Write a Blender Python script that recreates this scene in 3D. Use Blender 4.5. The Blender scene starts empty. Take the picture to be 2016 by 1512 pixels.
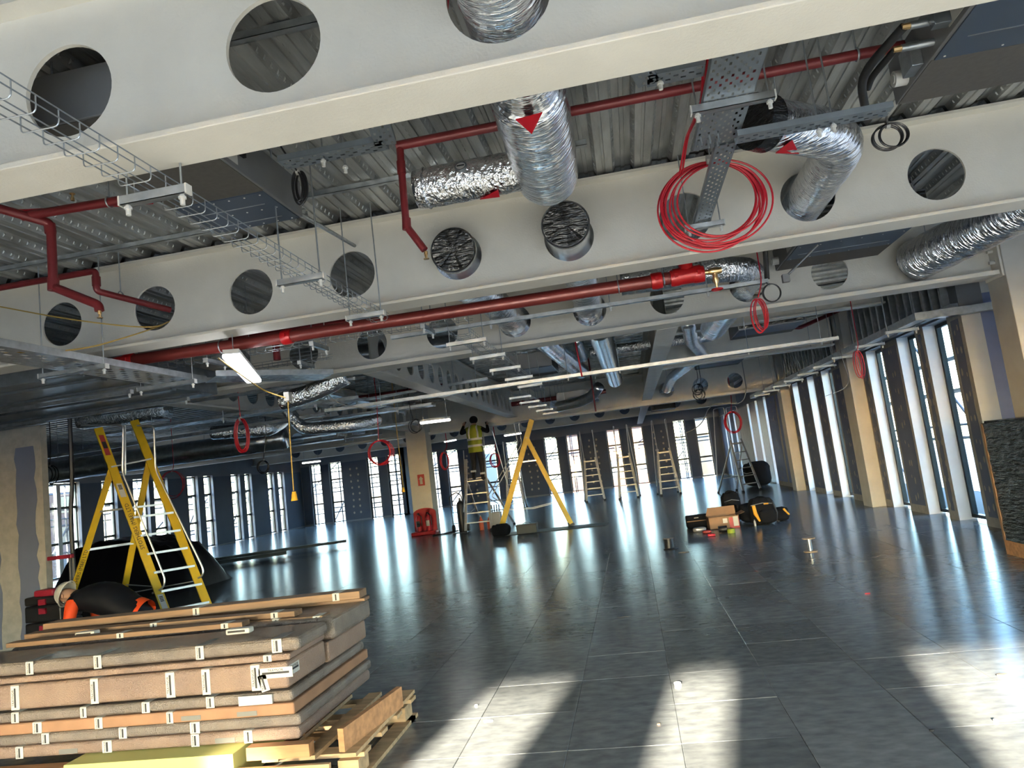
import bpy, bmesh, math, random
from mathutils import Vector, Matrix, Quaternion
random.seed(7)
S = bpy.context.scene
COL = S.collection
PI = math.pi
V = Vector

# ------------------------------------------------------------------ camera
CAMH = 1.512
FPX = 1400.0
ROT = Matrix(((0.97890512, 0.1390346, 0.14971354), (0.16405988, -0.09815548, -0.98155482), (-0.12177488, 0.98541102, -0.1188949)))
cam_d = bpy.data.cameras.new('camera'); cam = bpy.data.objects.new('camera', cam_d); COL.objects.link(cam)
cam_d.sensor_fit = 'HORIZONTAL'; cam_d.sensor_width = 36.0; cam_d.lens = 36.0 * FPX / 2016.0
cam_d.clip_start = 0.05; cam_d.clip_end = 600
cam.matrix_world = Matrix.Translation((0, 0, CAMH)) @ ROT.to_4x4()
S.camera = cam

# ------------------------------------------------------------------ world, sun, exposure
S.view_settings.view_transform = 'Standard'; S.view_settings.look = 'None'; S.view_settings.gamma = 1.0
S.view_settings.use_curve_mapping = False
S.view_settings.exposure = 1.85
world = bpy.data.worlds.new('sky_world'); S.world = world; world.use_nodes = True
wn = world.node_tree.nodes; wl = world.node_tree.links
for n in list(wn): wn.remove(n)
sky = wn.new('ShaderNodeTexSky'); sky.sky_type = 'NISHITA'; sky.sun_disc = False
SUN_EL = math.radians(14.0)
sky.sun_elevation = SUN_EL; sky.sun_rotation = math.radians(180 + 8.5); sky.air_density = 1.3; sky.dust_density = 0.6; sky.ozone_density = 4.0
bg = wn.new('ShaderNodeBackground'); bg.inputs['Strength'].default_value = 1.25
wo = wn.new('ShaderNodeOutputWorld'); tint = wn.new('ShaderNodeMix'); tint.data_type = 'RGBA'; tint.blend_type = 'MULTIPLY'; tint.inputs[0].default_value = 1.0; tint.inputs[7].default_value = (0.95, 0.985, 1.06, 1); wl.new(sky.outputs[0], tint.inputs[6]); wl.new(tint.outputs[2], bg.inputs[0]); wl.new(bg.outputs[0], wo.inputs[0])
sun_d = bpy.data.lights.new('sun', 'SUN'); sun_d.energy = 27.0; sun_d.color = (1.0, 0.885, 0.72); sun_d.angle = math.radians(0.9)
sun = bpy.data.objects.new('sun', sun_d); COL.objects.link(sun)
sd = V((0.15, 1.0, 0)).normalized() * math.cos(SUN_EL) + V((0, 0, -math.sin(SUN_EL)))
sun.rotation_euler = sd.to_track_quat('-Z', 'Y').to_euler(); sun.location = (-3, -20, 9)
cy = S.cycles
cy.max_bounces = 6; cy.diffuse_bounces = 4; cy.glossy_bounces = 3; cy.transmission_bounces = 2; cy.transparent_max_bounces = 8
cy.use_adaptive_sampling = True; cy.adaptive_threshold = 0.06; cy.adaptive_min_samples = 16
cy.caustics_reflective = False; cy.caustics_refractive = False; cy.sample_clamp_indirect = 6.0
cy.use_denoising = True

# ------------------------------------------------------------------ helpers: pixel of the 2016x1512 frame to a point on a plane of the place
def ray(x, y): return ROT @ V((x - 1008.0, -(y - 756.0), -FPX))
def PZ(x, y, z): d = ray(x, y); t = (z - CAMH) / d.z; return V((t * d.x, t * d.y, z))
def PY(x, y, Y): d = ray(x, y); t = Y / d.y; return V((t * d.x, Y, CAMH + t * d.z))
def PX(x, y, X): d = ray(x, y); t = X / d.x; return V((X, t * d.y, CAMH + t * d.z))

# ------------------------------------------------------------------ materials
MATS = {}
def N(nt, t, **k):
    n = nt.nodes.new(t)
    for a, v in k.items(): setattr(n, a, v)
    return n
def mat(name, col, rough=0.5, metal=0.0, vary=0.0, vscale=6.0, bump=0.0, bscale=60.0, col2=None, rvary=0.0, rp=(0.32, 0.68), stretch=None, emit=None, estr=0.0, obj_rand=0.0, spec=0.5, detail=4.0, trans=0.0, coat=0.0, world=False, bdist=0.01):
    m = bpy.data.materials.new(name); m.use_nodes = True; nt = m.node_tree
    b = nt.nodes['Principled BSDF']; c = (col[0], col[1], col[2], 1)
    b.inputs['Base Color'].default_value = c; b.inputs['Roughness'].default_value = rough; b.inputs['Metallic'].default_value = metal
    b.inputs['Specular IOR Level'].default_value = spec
    if coat: b.inputs['Coat Weight'].default_value = coat; b.inputs['Coat Roughness'].default_value = 0.1
    L = nt.links.new
    tc = N(nt, 'ShaderNodeTexCoord'); mp = N(nt, 'ShaderNodeMapping'); L((N(nt, 'ShaderNodeNewGeometry').outputs['Position'] if world else tc.outputs['Object']), mp.inputs[0])
    if stretch: mp.inputs['Scale'].default_value = stretch
    last = None
    if vary or col2:
        nz = N(nt, 'ShaderNodeTexNoise'); nz.inputs['Scale'].default_value = vscale; nz.inputs['Detail'].default_value = detail
        L(mp.outputs[0], nz.inputs['Vector'])
        cr = N(nt, 'ShaderNodeValToRGB'); L(nz.outputs[0], cr.inputs[0])
        cr.color_ramp.elements[0].position = rp[0]; cr.color_ramp.elements[1].position = rp[1]
        if col2: a_, b_ = c, (col2[0], col2[1], col2[2], 1)
        else:
            a_ = tuple(x * (1 - vary) for x in c[:3]) + (1,); b_ = tuple(min(1, x * (1 + vary)) for x in c[:3]) + (1,)
        cr.color_ramp.elements[0].color = a_; cr.color_ramp.elements[1].color = b_
        last = cr.outputs[0]
    if obj_rand:
        oi = N(nt, 'ShaderNodeObjectInfo'); mr = N(nt, 'ShaderNodeMapRange'); L(oi.outputs['Random'], mr.inputs[0])
        mr.inputs[3].default_value = 1 - obj_rand; mr.inputs[4].default_value = 1 + obj_rand
        mx = N(nt, 'ShaderNodeMix', data_type='RGBA', blend_type='MULTIPLY'); mx.inputs[0].default_value = 1
        if last: L(last, mx.inputs[6])
        else: mx.inputs[6].default_value = c
        cm = N(nt, 'ShaderNodeCombineColor'); [L(mr.outputs[0], cm.inputs[i]) for i in range(3)]
        L(cm.outputs[0], mx.inputs[7]); last = mx.outputs[2]
    if last: L(last, b.inputs['Base Color'])
    if rvary:
        n2 = N(nt, 'ShaderNodeTexNoise'); n2.inputs['Scale'].default_value = vscale * 1.7; n2.inputs['Detail'].default_value = 6; L(mp.outputs[0], n2.inputs['Vector'])
        mr = N(nt, 'ShaderNodeMapRange'); L(n2.outputs[0], mr.inputs[0]); mr.inputs[1].default_value = 0.3; mr.inputs[2].default_value = 0.7
        mr.inputs[3].default_value = max(0.02, rough - rvary); mr.inputs[4].default_value = rough + rvary; L(mr.outputs[0], b.inputs['Roughness'])
    if bump:
        n3 = N(nt, 'ShaderNodeTexNoise'); n3.inputs['Scale'].default_value = bscale; n3.inputs['Detail'].default_value = 3; L(mp.outputs[0], n3.inputs['Vector'])
        bp = N(nt, 'ShaderNodeBump'); bp.inputs['Strength'].default_value = bump; bp.inputs['Distance'].default_value = bdist
        L(n3.outputs[0], bp.inputs['Height']); L(bp.outputs[0], b.inputs['Normal'])
    if emit:
        b.inputs['Emission Color'].default_value = (emit[0], emit[1], emit[2], 1); b.inputs['Emission Strength'].default_value = estr
    if trans: b.inputs['Transmission Weight'].default_value = trans
    MATS[name] = m
    return m
mat('beam_paint', (0.87, 0.83, 0.745), 0.5, bump=0.22, bscale=70, vary=0.05, vscale=2.5)
mat('deck_steel', (0.46, 0.475, 0.47), 0.42, 0.65, vary=0.25, vscale=3, bump=0.25, bscale=45, stretch=(3, 0.6, 3), rvary=0.12, world=True)
mat('galv', (0.42, 0.45, 0.475), 0.38, 0.85, vary=0.15, vscale=14, rvary=0.1)
mat('galv_dark', (0.20, 0.225, 0.25), 0.4, 0.6, vary=0.15, vscale=9)
mat('galv_tray', (0.26, 0.30, 0.34), 0.45, 0.55, vary=0.1, vscale=9)
mat('zinc_wire', (0.40, 0.42, 0.44), 0.35, 0.8)
mat('plastic_white', (0.78, 0.78, 0.76), 0.4)
mat('foil', (0.84, 0.86, 0.90), 0.16, 1.0, vary=0.05, vscale=8, bump=1.0, bscale=11, stretch=(0.55, 4.0, 0.55), rvary=0.06, bdist=0.03)
mat('foil_rough', (0.84, 0.84, 0.84), 0.2, 1.0, bump=1.0, bscale=26, rvary=0.08, vscale=8, bdist=0.03, stretch=(1.5, 1, 1))
mat('spiral_duct', (0.58, 0.60, 0.62), 0.28, 0.95, vary=0.12, vscale=12)
mat('pipe_red', (0.24, 0.035, 0.028), 0.42, vary=0.12, vscale=7)
mat('pipe_dark_red', (0.20, 0.020, 0.024), 0.42, vary=0.12, vscale=7)
mat('coupling_red', (0.62, 0.012, 0.014), 0.35)
mat('cable_red', (0.62, 0.016, 0.035), 0.4)
mat('cable_black', (0.012, 0.012, 0.014), 0.45)
mat('cable_grey', (0.35, 0.36, 0.36), 0.5)
mat('cable_yellow', (0.55, 0.36, 0.08), 0.5)
mat('brass', (0.62, 0.42, 0.20), 0.32, 0.9)
mat('rubber_black', (0.013, 0.014, 0.016), 0.6, bump=0.15, bscale=90)
mat('sticker_red', (0.60, 0.006, 0.02), 0.45)
mat('fcu_grey', (0.235, 0.24, 0.25), 0.5, 0.35, vary=0.06, vscale=5)
mat('fcu_brown', (0.10, 0.094, 0.088), 0.85, vary=0.08, vscale=30)
mat('fcu_blue', (0.085, 0.115, 0.165), 0.5, 0.4)
mat('black_film', (0.016, 0.017, 0.018), 0.17, vary=0.3, vscale=9, bump=1.0, bscale=9, stretch=(0.8, 0.8, 4.5), bdist=0.03)
mat('clear_film', (0.35, 0.35, 0.35), 0.2, 0.2, bump=0.8, bscale=20)
mat('board_grey', (0.175, 0.20, 0.285), 0.8, vary=0.05, vscale=3)
mat('board_blue', (0.26, 0.32, 0.54), 0.8, vary=0.06, vscale=3)
mat('board_navy', (0.10, 0.125, 0.175), 0.8, vary=0.05, vscale=2)
mat('joint_fill', (0.44, 0.41, 0.36), 0.85, vary=0.10, vscale=12)
mat('plaster_white', (0.72, 0.74, 0.76), 0.8, vary=0.04, vscale=5)
mat('column_cream', (0.68, 0.645, 0.58), 0.75, vary=0.07, vscale=3)
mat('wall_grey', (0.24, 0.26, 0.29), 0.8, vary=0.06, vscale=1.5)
mat('slab_concrete', (0.3, 0.3, 0.29), 0.9)
mat('frame_dark', (0.018, 0.03, 0.032), 0.4, 0.3)
mat('panel_floor', (0.135, 0.138, 0.140), 0.21, 0.0, col2=(0.250, 0.250, 0.242), rp=(0.28, 0.74), vscale=9, rvary=0.025, bump=0.02, bscale=9, obj_rand=0.20, stretch=(1, 1.8, 1), detail=10, spec=0.85, world=True)
mat('floor_dark', (0.06, 0.06, 0.06), 0.8)
mat('yellow_grp', (0.66, 0.43, 0.015), 0.42, vary=0.06, vscale=9)
mat('alu', (0.62, 0.63, 0.64), 0.33, 0.85, vary=0.08, vscale=20)
mat('alu_dull', (0.42, 0.43, 0.44), 0.45, 0.6)
mat('black_plastic', (0.014, 0.014, 0.016), 0.45)
mat('black_cloth', (0.009, 0.010, 0.013), 0.9, bump=0.3, bscale=60, spec=0.15)
mat('bag_yellow', (0.75, 0.36, 0.02), 0.6)
mat('bubble', (0.33, 0.22, 0.16), 0.28, 0.0, col2=(0.24, 0.16, 0.125), vscale=4, bump=0.9, bscale=150, spec=0.8)
mat('bubble_grey', (0.245, 0.195, 0.16), 0.25, 0.0, col2=(0.165, 0.135, 0.115), vscale=5, bump=0.9, bscale=150, spec=0.9)
mat('card_print', (0.33, 0.175, 0.098), 0.7, vary=0.12, vscale=7)
mat('oak', (0.24, 0.145, 0.085), 0.55, vary=0.2, vscale=6, stretch=(0.5, 8, 8))
mat('pine', (0.55, 0.36, 0.19), 0.7, vary=0.22, vscale=4, stretch=(1, 6, 6))
mat('pine_orange', (0.47, 0.235, 0.105), 0.7, vary=0.22, vscale=4, stretch=(1, 6, 6))
mat('foam_yellow', (0.66, 0.64, 0.22), 0.8)
mat('tape_white', (0.56, 0.55, 0.52), 0.5)
mat('ink', (0.02, 0.02, 0.022), 0.6)
mat('tape_grey', (0.20, 0.20, 0.19), 0.3)
mat('cardboard', (0.34, 0.20, 0.115), 0.8, vary=0.08, vscale=6)
mat('hivis_orange', (0.95, 0.085, 0.012), 0.7)
mat('hivis_yellow', (0.30, 0.36, 0.03), 0.7)
mat('reflective', (0.72, 0.73, 0.74), 0.4)
mat('gilet', (0.008, 0.009, 0.013), 0.6, bump=0.4, bscale=8, spec=0.2)
mat('helmet', (0.72, 0.69, 0.62), 0.3)
mat('skin', (0.45, 0.26, 0.18), 0.6)
mat('hair', (0.02, 0.015, 0.012), 0.8)
mat('trousers', (0.016, 0.018, 0.024), 0.9)
mat('extinguisher_red', (0.42, 0.012, 0.02), 0.4)
mat('sign_red', (0.45, 0.05, 0.05), 0.5)
mat('gas_orange', (0.55, 0.09, 0.03), 0.45)
mat('bucket', (0.52, 0.52, 0.50), 0.6)
mat('lamp_on', (0.9, 0.92, 0.95), 0.5, emit=(0.92, 0.95, 1.0), estr=4.5)
mat('lamp_on_far', (0.9, 0.92, 0.95), 0.5, emit=(1.0, 0.97, 0.92), estr=3.0)
mat('socket_yellow', (0.78, 0.42, 0.02), 0.5)
mat('spool_wood', (0.42, 0.30, 0.20), 0.7)
mat('tarp', (0.006, 0.006, 0.008), 0.38, bump=0.6, bscale=6)
mat('steel_sheet', (0.035, 0.045, 0.045), 0.5, 0.0)
mat('trolley_red', (0.35, 0.015, 0.04), 0.5)
mat('ground', (0.20, 0.20, 0.195), 0.9, vary=0.15, vscale=0.2)
mat('brick', (0.095, 0.050, 0.036), 0.9, vary=0.2, vscale=3)
mat('stone', (0.13, 0.11, 0.075), 0.9, vary=0.1, vscale=1)
mat('bld_white', (0.16, 0.16, 0.155), 0.8)
mat('bld_glass', (0.02, 0.03, 0.04), 0.15)
mat('scaffold', (0.10, 0.11, 0.12), 0.5, 0.3)
mat('scaffold_board', (0.16, 0.15, 0.13), 0.9)
mat('barrier_red', (0.6, 0.05, 0.05), 0.6)
mat('site_green', (0.05, 0.35, 0.22), 0.6)
# glass: clear pane with a faint mirror
g = bpy.data.materials.new('glass_pane'); g.use_nodes = True; nt = g.node_tree
for n in list(nt.nodes): nt.nodes.remove(n)
tr = N(nt, 'ShaderNodeBsdfTransparent'); tr.inputs[0].default_value = (0.93, 0.96, 0.97, 1); gl = N(nt, 'ShaderNodeBsdfGlossy'); gl.inputs['Roughness'].default_value = 0.03
lw = N(nt, 'ShaderNodeLayerWeight'); lw.inputs[0].default_value = 0.5; pw = N(nt, 'ShaderNodeMath', operation='POWER'); pw.inputs[1].default_value = 5.0; nt.links.new(lw.outputs['Facing'], pw.inputs[0]); fr = N(nt, 'ShaderNodeMath', operation='MULTIPLY_ADD'); fr.inputs[1].default_value = 0.6; fr.inputs[2].default_value = 0.03; nt.links.new(pw.outputs[0], fr.inputs[0]); mx = N(nt, 'ShaderNodeMixShader'); ou = N(nt, 'ShaderNodeOutputMaterial')
nt.links.new(fr.outputs[0], mx.inputs[0]); nt.links.new(tr.outputs[0], mx.inputs[1]); nt.links.new(gl.outputs[0], mx.inputs[2]); nt.links.new(mx.outputs[0], ou.inputs[0])
MATS['glass'] = g
g2 = g.copy(); g2.name = 'glass_dimmer_pane'; [n for n in g2.node_tree.nodes if n.type == 'BSDF_TRANSPARENT'][0].inputs[0].default_value = (0.5, 0.49, 0.47, 1); MATS['glass_dimmer'] = g2  # darker pane copy, added to weaken the sun on the wrapped boards

# ------------------------------------------------------------------ mesh builder
def frame_of(d):
    d = d.normalized(); a = V((0, 0, 1)) if abs(d.z) < 0.95 else V((1, 0, 0))
    u = d.cross(a).normalized(); return u, u.cross(d).normalized()
def bend(pts, b=0.1, n=5):
    pts = [V(p) for p in pts]; out = [pts[0]]
    for i in range(1, len(pts) - 1):
        a, p, c = pts[i - 1], pts[i], pts[i + 1]
        k1 = min(b, (a - p).length * 0.49); k2 = min(b, (c - p).length * 0.49)
        q0 = p + (a - p).normalized() * k1; q1 = p + (c - p).normalized() * k2
        for j in range(n + 1):
            t = j / n; out.append(q0 * (1 - t) ** 2 + p * 2 * t * (1 - t) + q1 * t * t)
    out.append(pts[-1]); return out
class MB:
    def __init__(s): s.v = []; s.f = []; s.mi = []; s.cur = 0
    def add(s, vs, fs):
        o = len(s.v); s.v += [V(p) for p in vs]; s.f += [tuple(i + o for i in f) for f in fs]; s.mi += [s.cur] * len(fs); return s
    def box(s, a, b):
        (x0, y0, z0), (x1, y1, z1) = a, b
        if x0 > x1: x0, x1 = x1, x0
        if y0 > y1: y0, y1 = y1, y0
        if z0 > z1: z0, z1 = z1, z0
        return s.add([(x0, y0, z0), (x1, y0, z0), (x1, y1, z0), (x0, y1, z0), (x0, y0, z1), (x1, y0, z1), (x1, y1, z1), (x0, y1, z1)],
                     [(0, 3, 2, 1), (4, 5, 6, 7), (0, 1, 5, 4), (1, 2, 6, 5), (2, 3, 7, 6), (3, 0, 4, 7)])
    def obox(s, c, u, v, w):   # centre and three half-axes
        c, u, v, w = V(c), V(u), V(v), V(w)
        if u.cross(v).dot(w) < 0: u = -u
        P = [c + u * a + v * b + w * d for d in (-1, 1) for b in (-1, 1) for a in (-1, 1)]
        return s.add(P, [(0, 2, 3, 1), (4, 5, 7, 6), (0, 1, 5, 4), (1, 3, 7, 5), (3, 2, 6, 7), (2, 0, 4, 6)])
    def bar(s, a, b, w, h, up=(0, 0, 1)):  # rectangular bar from a to b
        a, b = V(a), V(b); d = (b - a); u = d.cross(V(up))
        if u.length < 1e-5: u = d.cross(V((1, 0, 0)))
        u.normalize(); n = u.cross(d).normalized()
        return s.obox((a + b) / 2, d / 2, u * w / 2, n * h / 2)
    def tube(s, pts, r, n=8, cap=True, ridge=0.0, closed=False):
        pts = [V(p) for p in pts]; m = len(pts); rs = r if isinstance(r, (list, tuple)) else [r] * m
        vs = []; fs = []; u = None
        for i in range(m):
            if closed: d = pts[(i + 1) % m] - pts[i - 1]
            else: d = pts[min(i + 1, m - 1)] - pts[max(i - 1, 0)]
            d = d.normalized()
            if u is None: u, w = frame_of(d)
            else:
                u = (u - d * u.dot(d)).normalized(); w = d.cross(u).normalized()
            w = d.cross(u).normalized()
            for j in range(n):
                a = 2 * PI * j / n; vs.append(pts[i] + (u * math.cos(a) + w * math.sin(a)) * rs[i])
        for i in range(m if closed else m - 1):
            k = (i + 1) % m
            for j in range(n): fs.append((i * n + j, i * n + (j + 1) % n, k * n + (j + 1) % n, k * n + j))
        if cap and not closed:
            fs.append(tuple(range(n - 1, -1, -1))); fs.append(tuple((m - 1) * n + j for j in range(n)))
        return s.add(vs, fs)
    def cyl(s, a, b, r, n=12, r2=None): return s.tube([a, b], [r, r if r2 is None else r2], n)
    def prism(s, poly, h):      # poly of points, extruded by vector h
        poly = [V(p) for p in poly]; h = V(h); n = len(poly)
        return s.add(poly + [p + h for p in poly], [tuple(range(n - 1, -1, -1)), tuple(range(n, 2 * n))] + [(i, (i + 1) % n, n + (i + 1) % n, n + i) for i in range(n)])
    def lathe(s, prof, c=(0, 0, 0), n=20, ax='z'):
        vs = []; m = len(prof)
        for (r, h) in prof:
            for j in range(n):
                a = 2 * PI * j / n; p = (r * math.cos(a), r * math.sin(a), h)
                if ax == 'x': p = (p[2], p[0], p[1])
                if ax == 'y': p = (p[1], p[2], p[0])
                vs.append(V(p) + V(c))
        fs = [(i * n + j, i * n + (j + 1) % n, (i + 1) * n + (j + 1) % n, (i + 1) * n + j) for i in range(m - 1) for j in range(n)]
        fs += [tuple(range(n - 1, -1, -1)), tuple((m - 1) * n + j for j in range(n))]
        return s.add(vs, fs)
    def ball(s, c, r, sc=(1, 1, 1), n=12, m=8):
        c = V(c); vs = []; fs = []
        for i in range(m + 1):
            t = PI * i / m
            for j in range(n):
                a = 2 * PI * j / n; vs.append(c + V((math.sin(t) * math.cos(a) * r * sc[0], math.sin(t) * math.sin(a) * r * sc[1], math.cos(t) * r * sc[2])))
        for i in range(m):
            for j in range(n): fs.append((i * n + j, (i + 1) * n + j, (i + 1) * n + (j + 1) % n, i * n + (j + 1) % n))
        return s.add(vs, fs)
    def build(s, name, mats, parent=None, smooth=False, bevel=0.0, origin=None, seg=2, wn=True):
        if isinstance(mats, str): mats = [mats]
        me = bpy.data.meshes.new(name)
        if origin is None:
            xs = [p.x for p in s.v]; ys = [p.y for p in s.v]; zs = [p.z for p in s.v]
            origin = V(((min(xs) + max(xs)) / 2, (min(ys) + max(ys)) / 2, min(zs)))
        origin = V(origin)
        me.from_pydata([tuple(p - origin) for p in s.v], [], s.f)
        for k in mats: me.materials.append(MATS[k])
        if len(mats) > 1: me.polygons.foreach_set('material_index', s.mi)
        if smooth: me.polygons.foreach_set('use_smooth', [True] * len(me.polygons))
        me.update()
        o = bpy.data.objects.new(name, me); COL.objects.link(o)
        if smooth and smooth != 'full':
            try: me.set_sharp_from_angle(angle=math.radians(40))
            except Exception: pass
        if parent is not None: o.parent = parent; o.location = origin - OFF.get(parent.name, V((0, 0, 0)))
        else: o.location = origin
        OFF[o.name] = origin
        if bevel:
            bm = o.modifiers.new('bevel', 'BEVEL'); bm.width = bevel; bm.segments = seg; bm.limit_method = 'ANGLE'
        return o
OFF = {}
def tag(o, label=None, cat=None, group=None, kind=None):
    if label: o['label'] = label
    if cat: o['category'] = cat
    if group: o['group'] = group
    if kind: o['kind'] = kind
    return o
def thing(name, label, cat, loc=(0, 0, 0), group=None):
    o = bpy.data.objects.new(name, None); COL.objects.link(o); o.location = V(loc); o.empty_display_size = 0.1; OFF[o.name] = V(loc)
    return tag(o, label, cat, group)
def struct(o): o['kind'] = 'structure'; return o
def place(o, parent, loc, rot=None, name=None):    # one more object on the mesh of o
    c = o.copy(); COL.objects.link(c); c.parent = parent
    base = OFF.get(parent.name, V((0, 0, 0))) if parent else V((0, 0, 0)); c.location = V(loc) - base; OFF[c.name] = V(loc)
    if rot: c.rotation_euler = rot
    return c
def copy_tree(o, loc, rz=0.0, label=None, parent=None):
    c = o.copy(); COL.objects.link(c); c.parent = parent
    if parent is None: c.location = V(loc); c.rotation_euler = (0, 0, rz)
    if label: c['label'] = label
    for ch in list(o.children): copy_tree(ch, None, 0, None, c)
    return c
def text_mesh(txt, size, matname, name, parent, M, extr=0.0008):
    cu = bpy.data.curves.new('t', 'FONT'); cu.body = txt; cu.size = size; cu.align_x = 'CENTER'; cu.align_y = 'CENTER'; cu.extrude = extr; cu.resolution_u = 2
    t = bpy.data.objects.new('t', cu); COL.objects.link(t)
    dg = bpy.context.evaluated_depsgraph_get(); me = bpy.data.meshes.new_from_object(t.evaluated_get(dg))
    bpy.data.objects.remove(t); bpy.data.curves.remove(cu)
    me.materials.clear(); me.materials.append(MATS[matname]); me.name = name
    o = bpy.data.objects.new(name, me); COL.objects.link(o); o.parent = parent
    M = M.copy(); M.translation = M.translation - OFF.get(parent.name, V((0, 0, 0))); o.matrix_local = M
    return o
def basis(x, y, loc):
    x = V(x).normalized(); y = V(y); y = (y - x * y.dot(x)).normalized(); z = x.cross(y)
    return Matrix(((x.x, y.x, z.x, loc[0]), (x.y, y.y, z.y, loc[1]), (x.z, y.z, z.z, loc[2]), (0, 0, 0, 1)))

# ================================================================== THE SETTING
XR = 4.53          # inner face of the right-hand facade
XL = -16.0         # left facade
YF = 36.3          # far facade
YB = -5.8          # facade behind the camera
ZD = 3.80          # underside of the steel deck
ZH = 2.87          # window head
# ---- floor: raised access panels on a dark plenum
fl = MB().box((XL - 0.3, YB - 0.3, -0.30), (6.6, YF + 0.3, -0.035)).build('floor', 'floor_dark'); struct(fl)
def panel_mesh(mb, x, y, w=0.5985, t=0.03):
    c = 0.0025; x1, y1 = x + w, y + w
    vs = [(x, y, -t), (x1, y, -t), (x1, y1, -t), (x, y1, -t), (x, y, -c), (x1, y, -c), (x1, y1, -c), (x, y1, -c), (x + c, y + c, 0), (x1 - c, y + c, 0), (x1 - c, y1 - c, 0), (x + c, y1 - c, 0)]
    fs = [(8, 9, 10, 11)] + [(4 + i, 4 + (i + 1) % 4, 8 + (i + 1) % 4, 8 + i) for i in range(4)] + [(i, (i + 1) % 4, 4 + (i + 1) % 4, 4 + i) for i in range(4)]
    mb.add(vs, fs)
mb = MB(); panel_mesh(mb, -0.299, -0.299); pan0 = mb.build('floor_panel', 'panel_floor', fl, origin=(0, 0, 0))
FX0, FY0 = 0.05, 3.36
first = True
for j in range(14):
    for i in range(-12, 7):
        c = V((FX0 + 0.6 * i + 0.3, FY0 + 0.6 * j + 0.3, random.uniform(-0.0012, 0.0012)))
        if c.x > XR: continue
        if first: pan0.location = c; OFF[pan0.name] = c; first = False; pan0.location = c - OFF[fl.name]
        else: place(pan0, fl, c)
mb = MB()
for j in range(-16, 56):
    y = FY0 + 0.6 * j
    if y + 0.6 > YF + 0.3: continue
    for i in range(-27, 11):
        x = FX0 + 0.6 * i
        if x < XL - 0.3: continue
        if 0 <= j < 14 and -12 <= i < 7: continue
        if y > 10 and x > XR: continue
        mb.add([(x, y, 0), (x + 0.5985, y, 0), (x + 0.5985, y + 0.5985, 0), (x, y + 0.5985, 0)], [(0, 1, 2, 3)])
tag(mb.build('floor_panels_beyond', 'panel_floor', fl), kind='stuff')

# ---- ceiling: profiled steel deck sheets under a slab
cl = MB().box((XL - 0.3, YB - 0.3, ZD + 0.075), (6.6, YF + 0.3, ZD + 0.3)).build('ceiling', 'slab_concrete'); struct(cl)
PROF = [(0, 0), (0.045, 0), (0.05, 0.010), (0.065, 0.010), (0.07, 0), (0.125, 0), (0.152, 0.06), (0.195, 0.06), (0.20, 0.052), (0.225, 0.052), (0.23, 0.06), (0.273, 0.06)]
def deck_sheet(mb, x0, y0, y1, n, alongx=False):
    pts = [(x0 + 0.3 * k + a, h) for k in range(n) for (a, h) in PROF] + [(x0 + 0.3 * n, 0)]
    for (p, q) in zip(pts, pts[1:]):
        if alongx: mb.add([(y0, p[0], ZD + p[1]), (y0, q[0], ZD + q[1]), (y1, q[0], ZD + q[1]), (y1, p[0], ZD + p[1])], [(0, 1, 2, 3)])
        else: mb.add([(p[0], y0, ZD + p[1]), (p[0], y1, ZD + p[1]), (q[0], y1, ZD + q[1]), (q[0], y0, ZD + q[1])], [(0, 1, 2, 3)])
def emboss(mb, x0, y0, y1, n):      # rolled dimples on the sloping webs
    y = y0 + 0.03
    while y < y1 - 0.03:
        for k in range(n):
            for (a, sgn) in ((0.1385, 1), (0.2865, -1)):
                c = V((x0 + 0.3 * k + a, y, ZD + 0.03)); u = V((0.011 * sgn, 0, 0.025)); w = V((0, 0.012, 0)); nn = V((0.91 * sgn, 0, -0.41)) * 0.006
                mb.add([c - u * .6 - w, c + u * .6 - w, c + u * .6 + w, c - u * .6 + w, c - u * .3 - w * .5 + nn, c + u * .3 - w * .5 + nn, c + u * .3 + w * .5 + nn, c - u * .3 + w * .5 + nn],
                       [(4, 5, 6, 7), (0, 1, 5, 4), (1, 2, 6, 5), (2, 3, 7, 6), (3, 0, 4, 7)])
        y += 0.075
YB1, YB2, YB3 = 2.60, 5.72, 8.70
x0 = -7.15
mb = MB(); deck_sheet(mb, 0, 0, 3.06, 2); sh0 = mb.build('deck_sheet', 'deck_steel', cl, origin=(0, 0, ZD))
mb = MB(); emboss(mb, 0, 0, 3.06, 2); em0 = mb.build('embossing', 'deck_steel', sh0, origin=(0, 0, ZD)); tag(em0, kind='stuff')
k0 = True
for yb in (YB1 - 3.1, YB1 + 0.02, YB2 + 0.0):
    for i in range(18):
        p = V((x0 + 0.6 * i, yb, ZD))
        if k0: s_ = sh0; k0 = False; s_.location = p - OFF[cl.name]; OFF[s_.name] = p
        else:
            s_ = place(sh0, cl, p); e_ = em0.copy(); COL.objects.link(e_); e_.parent = s_
mb = MB()
deck_sheet(mb, XL - 0.25, YB - 0.2, YB1 - 3.1, 74); deck_sheet(mb, XL - 0.25, YB1 - 3.1, YB3 + 0.1, 29); deck_sheet(mb, 3.65, YB1 - 3.1, YB3 + 0.1, 9)
deck_sheet(mb, YB3 + 0.1, XL - 0.25, 6.4, 40, True); deck_sheet(mb, XL - 0.25, 20.7, YF + 0.2, 74)
tag(mb.build('deck_beyond', 'deck_steel', cl), kind='stuff')

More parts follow.
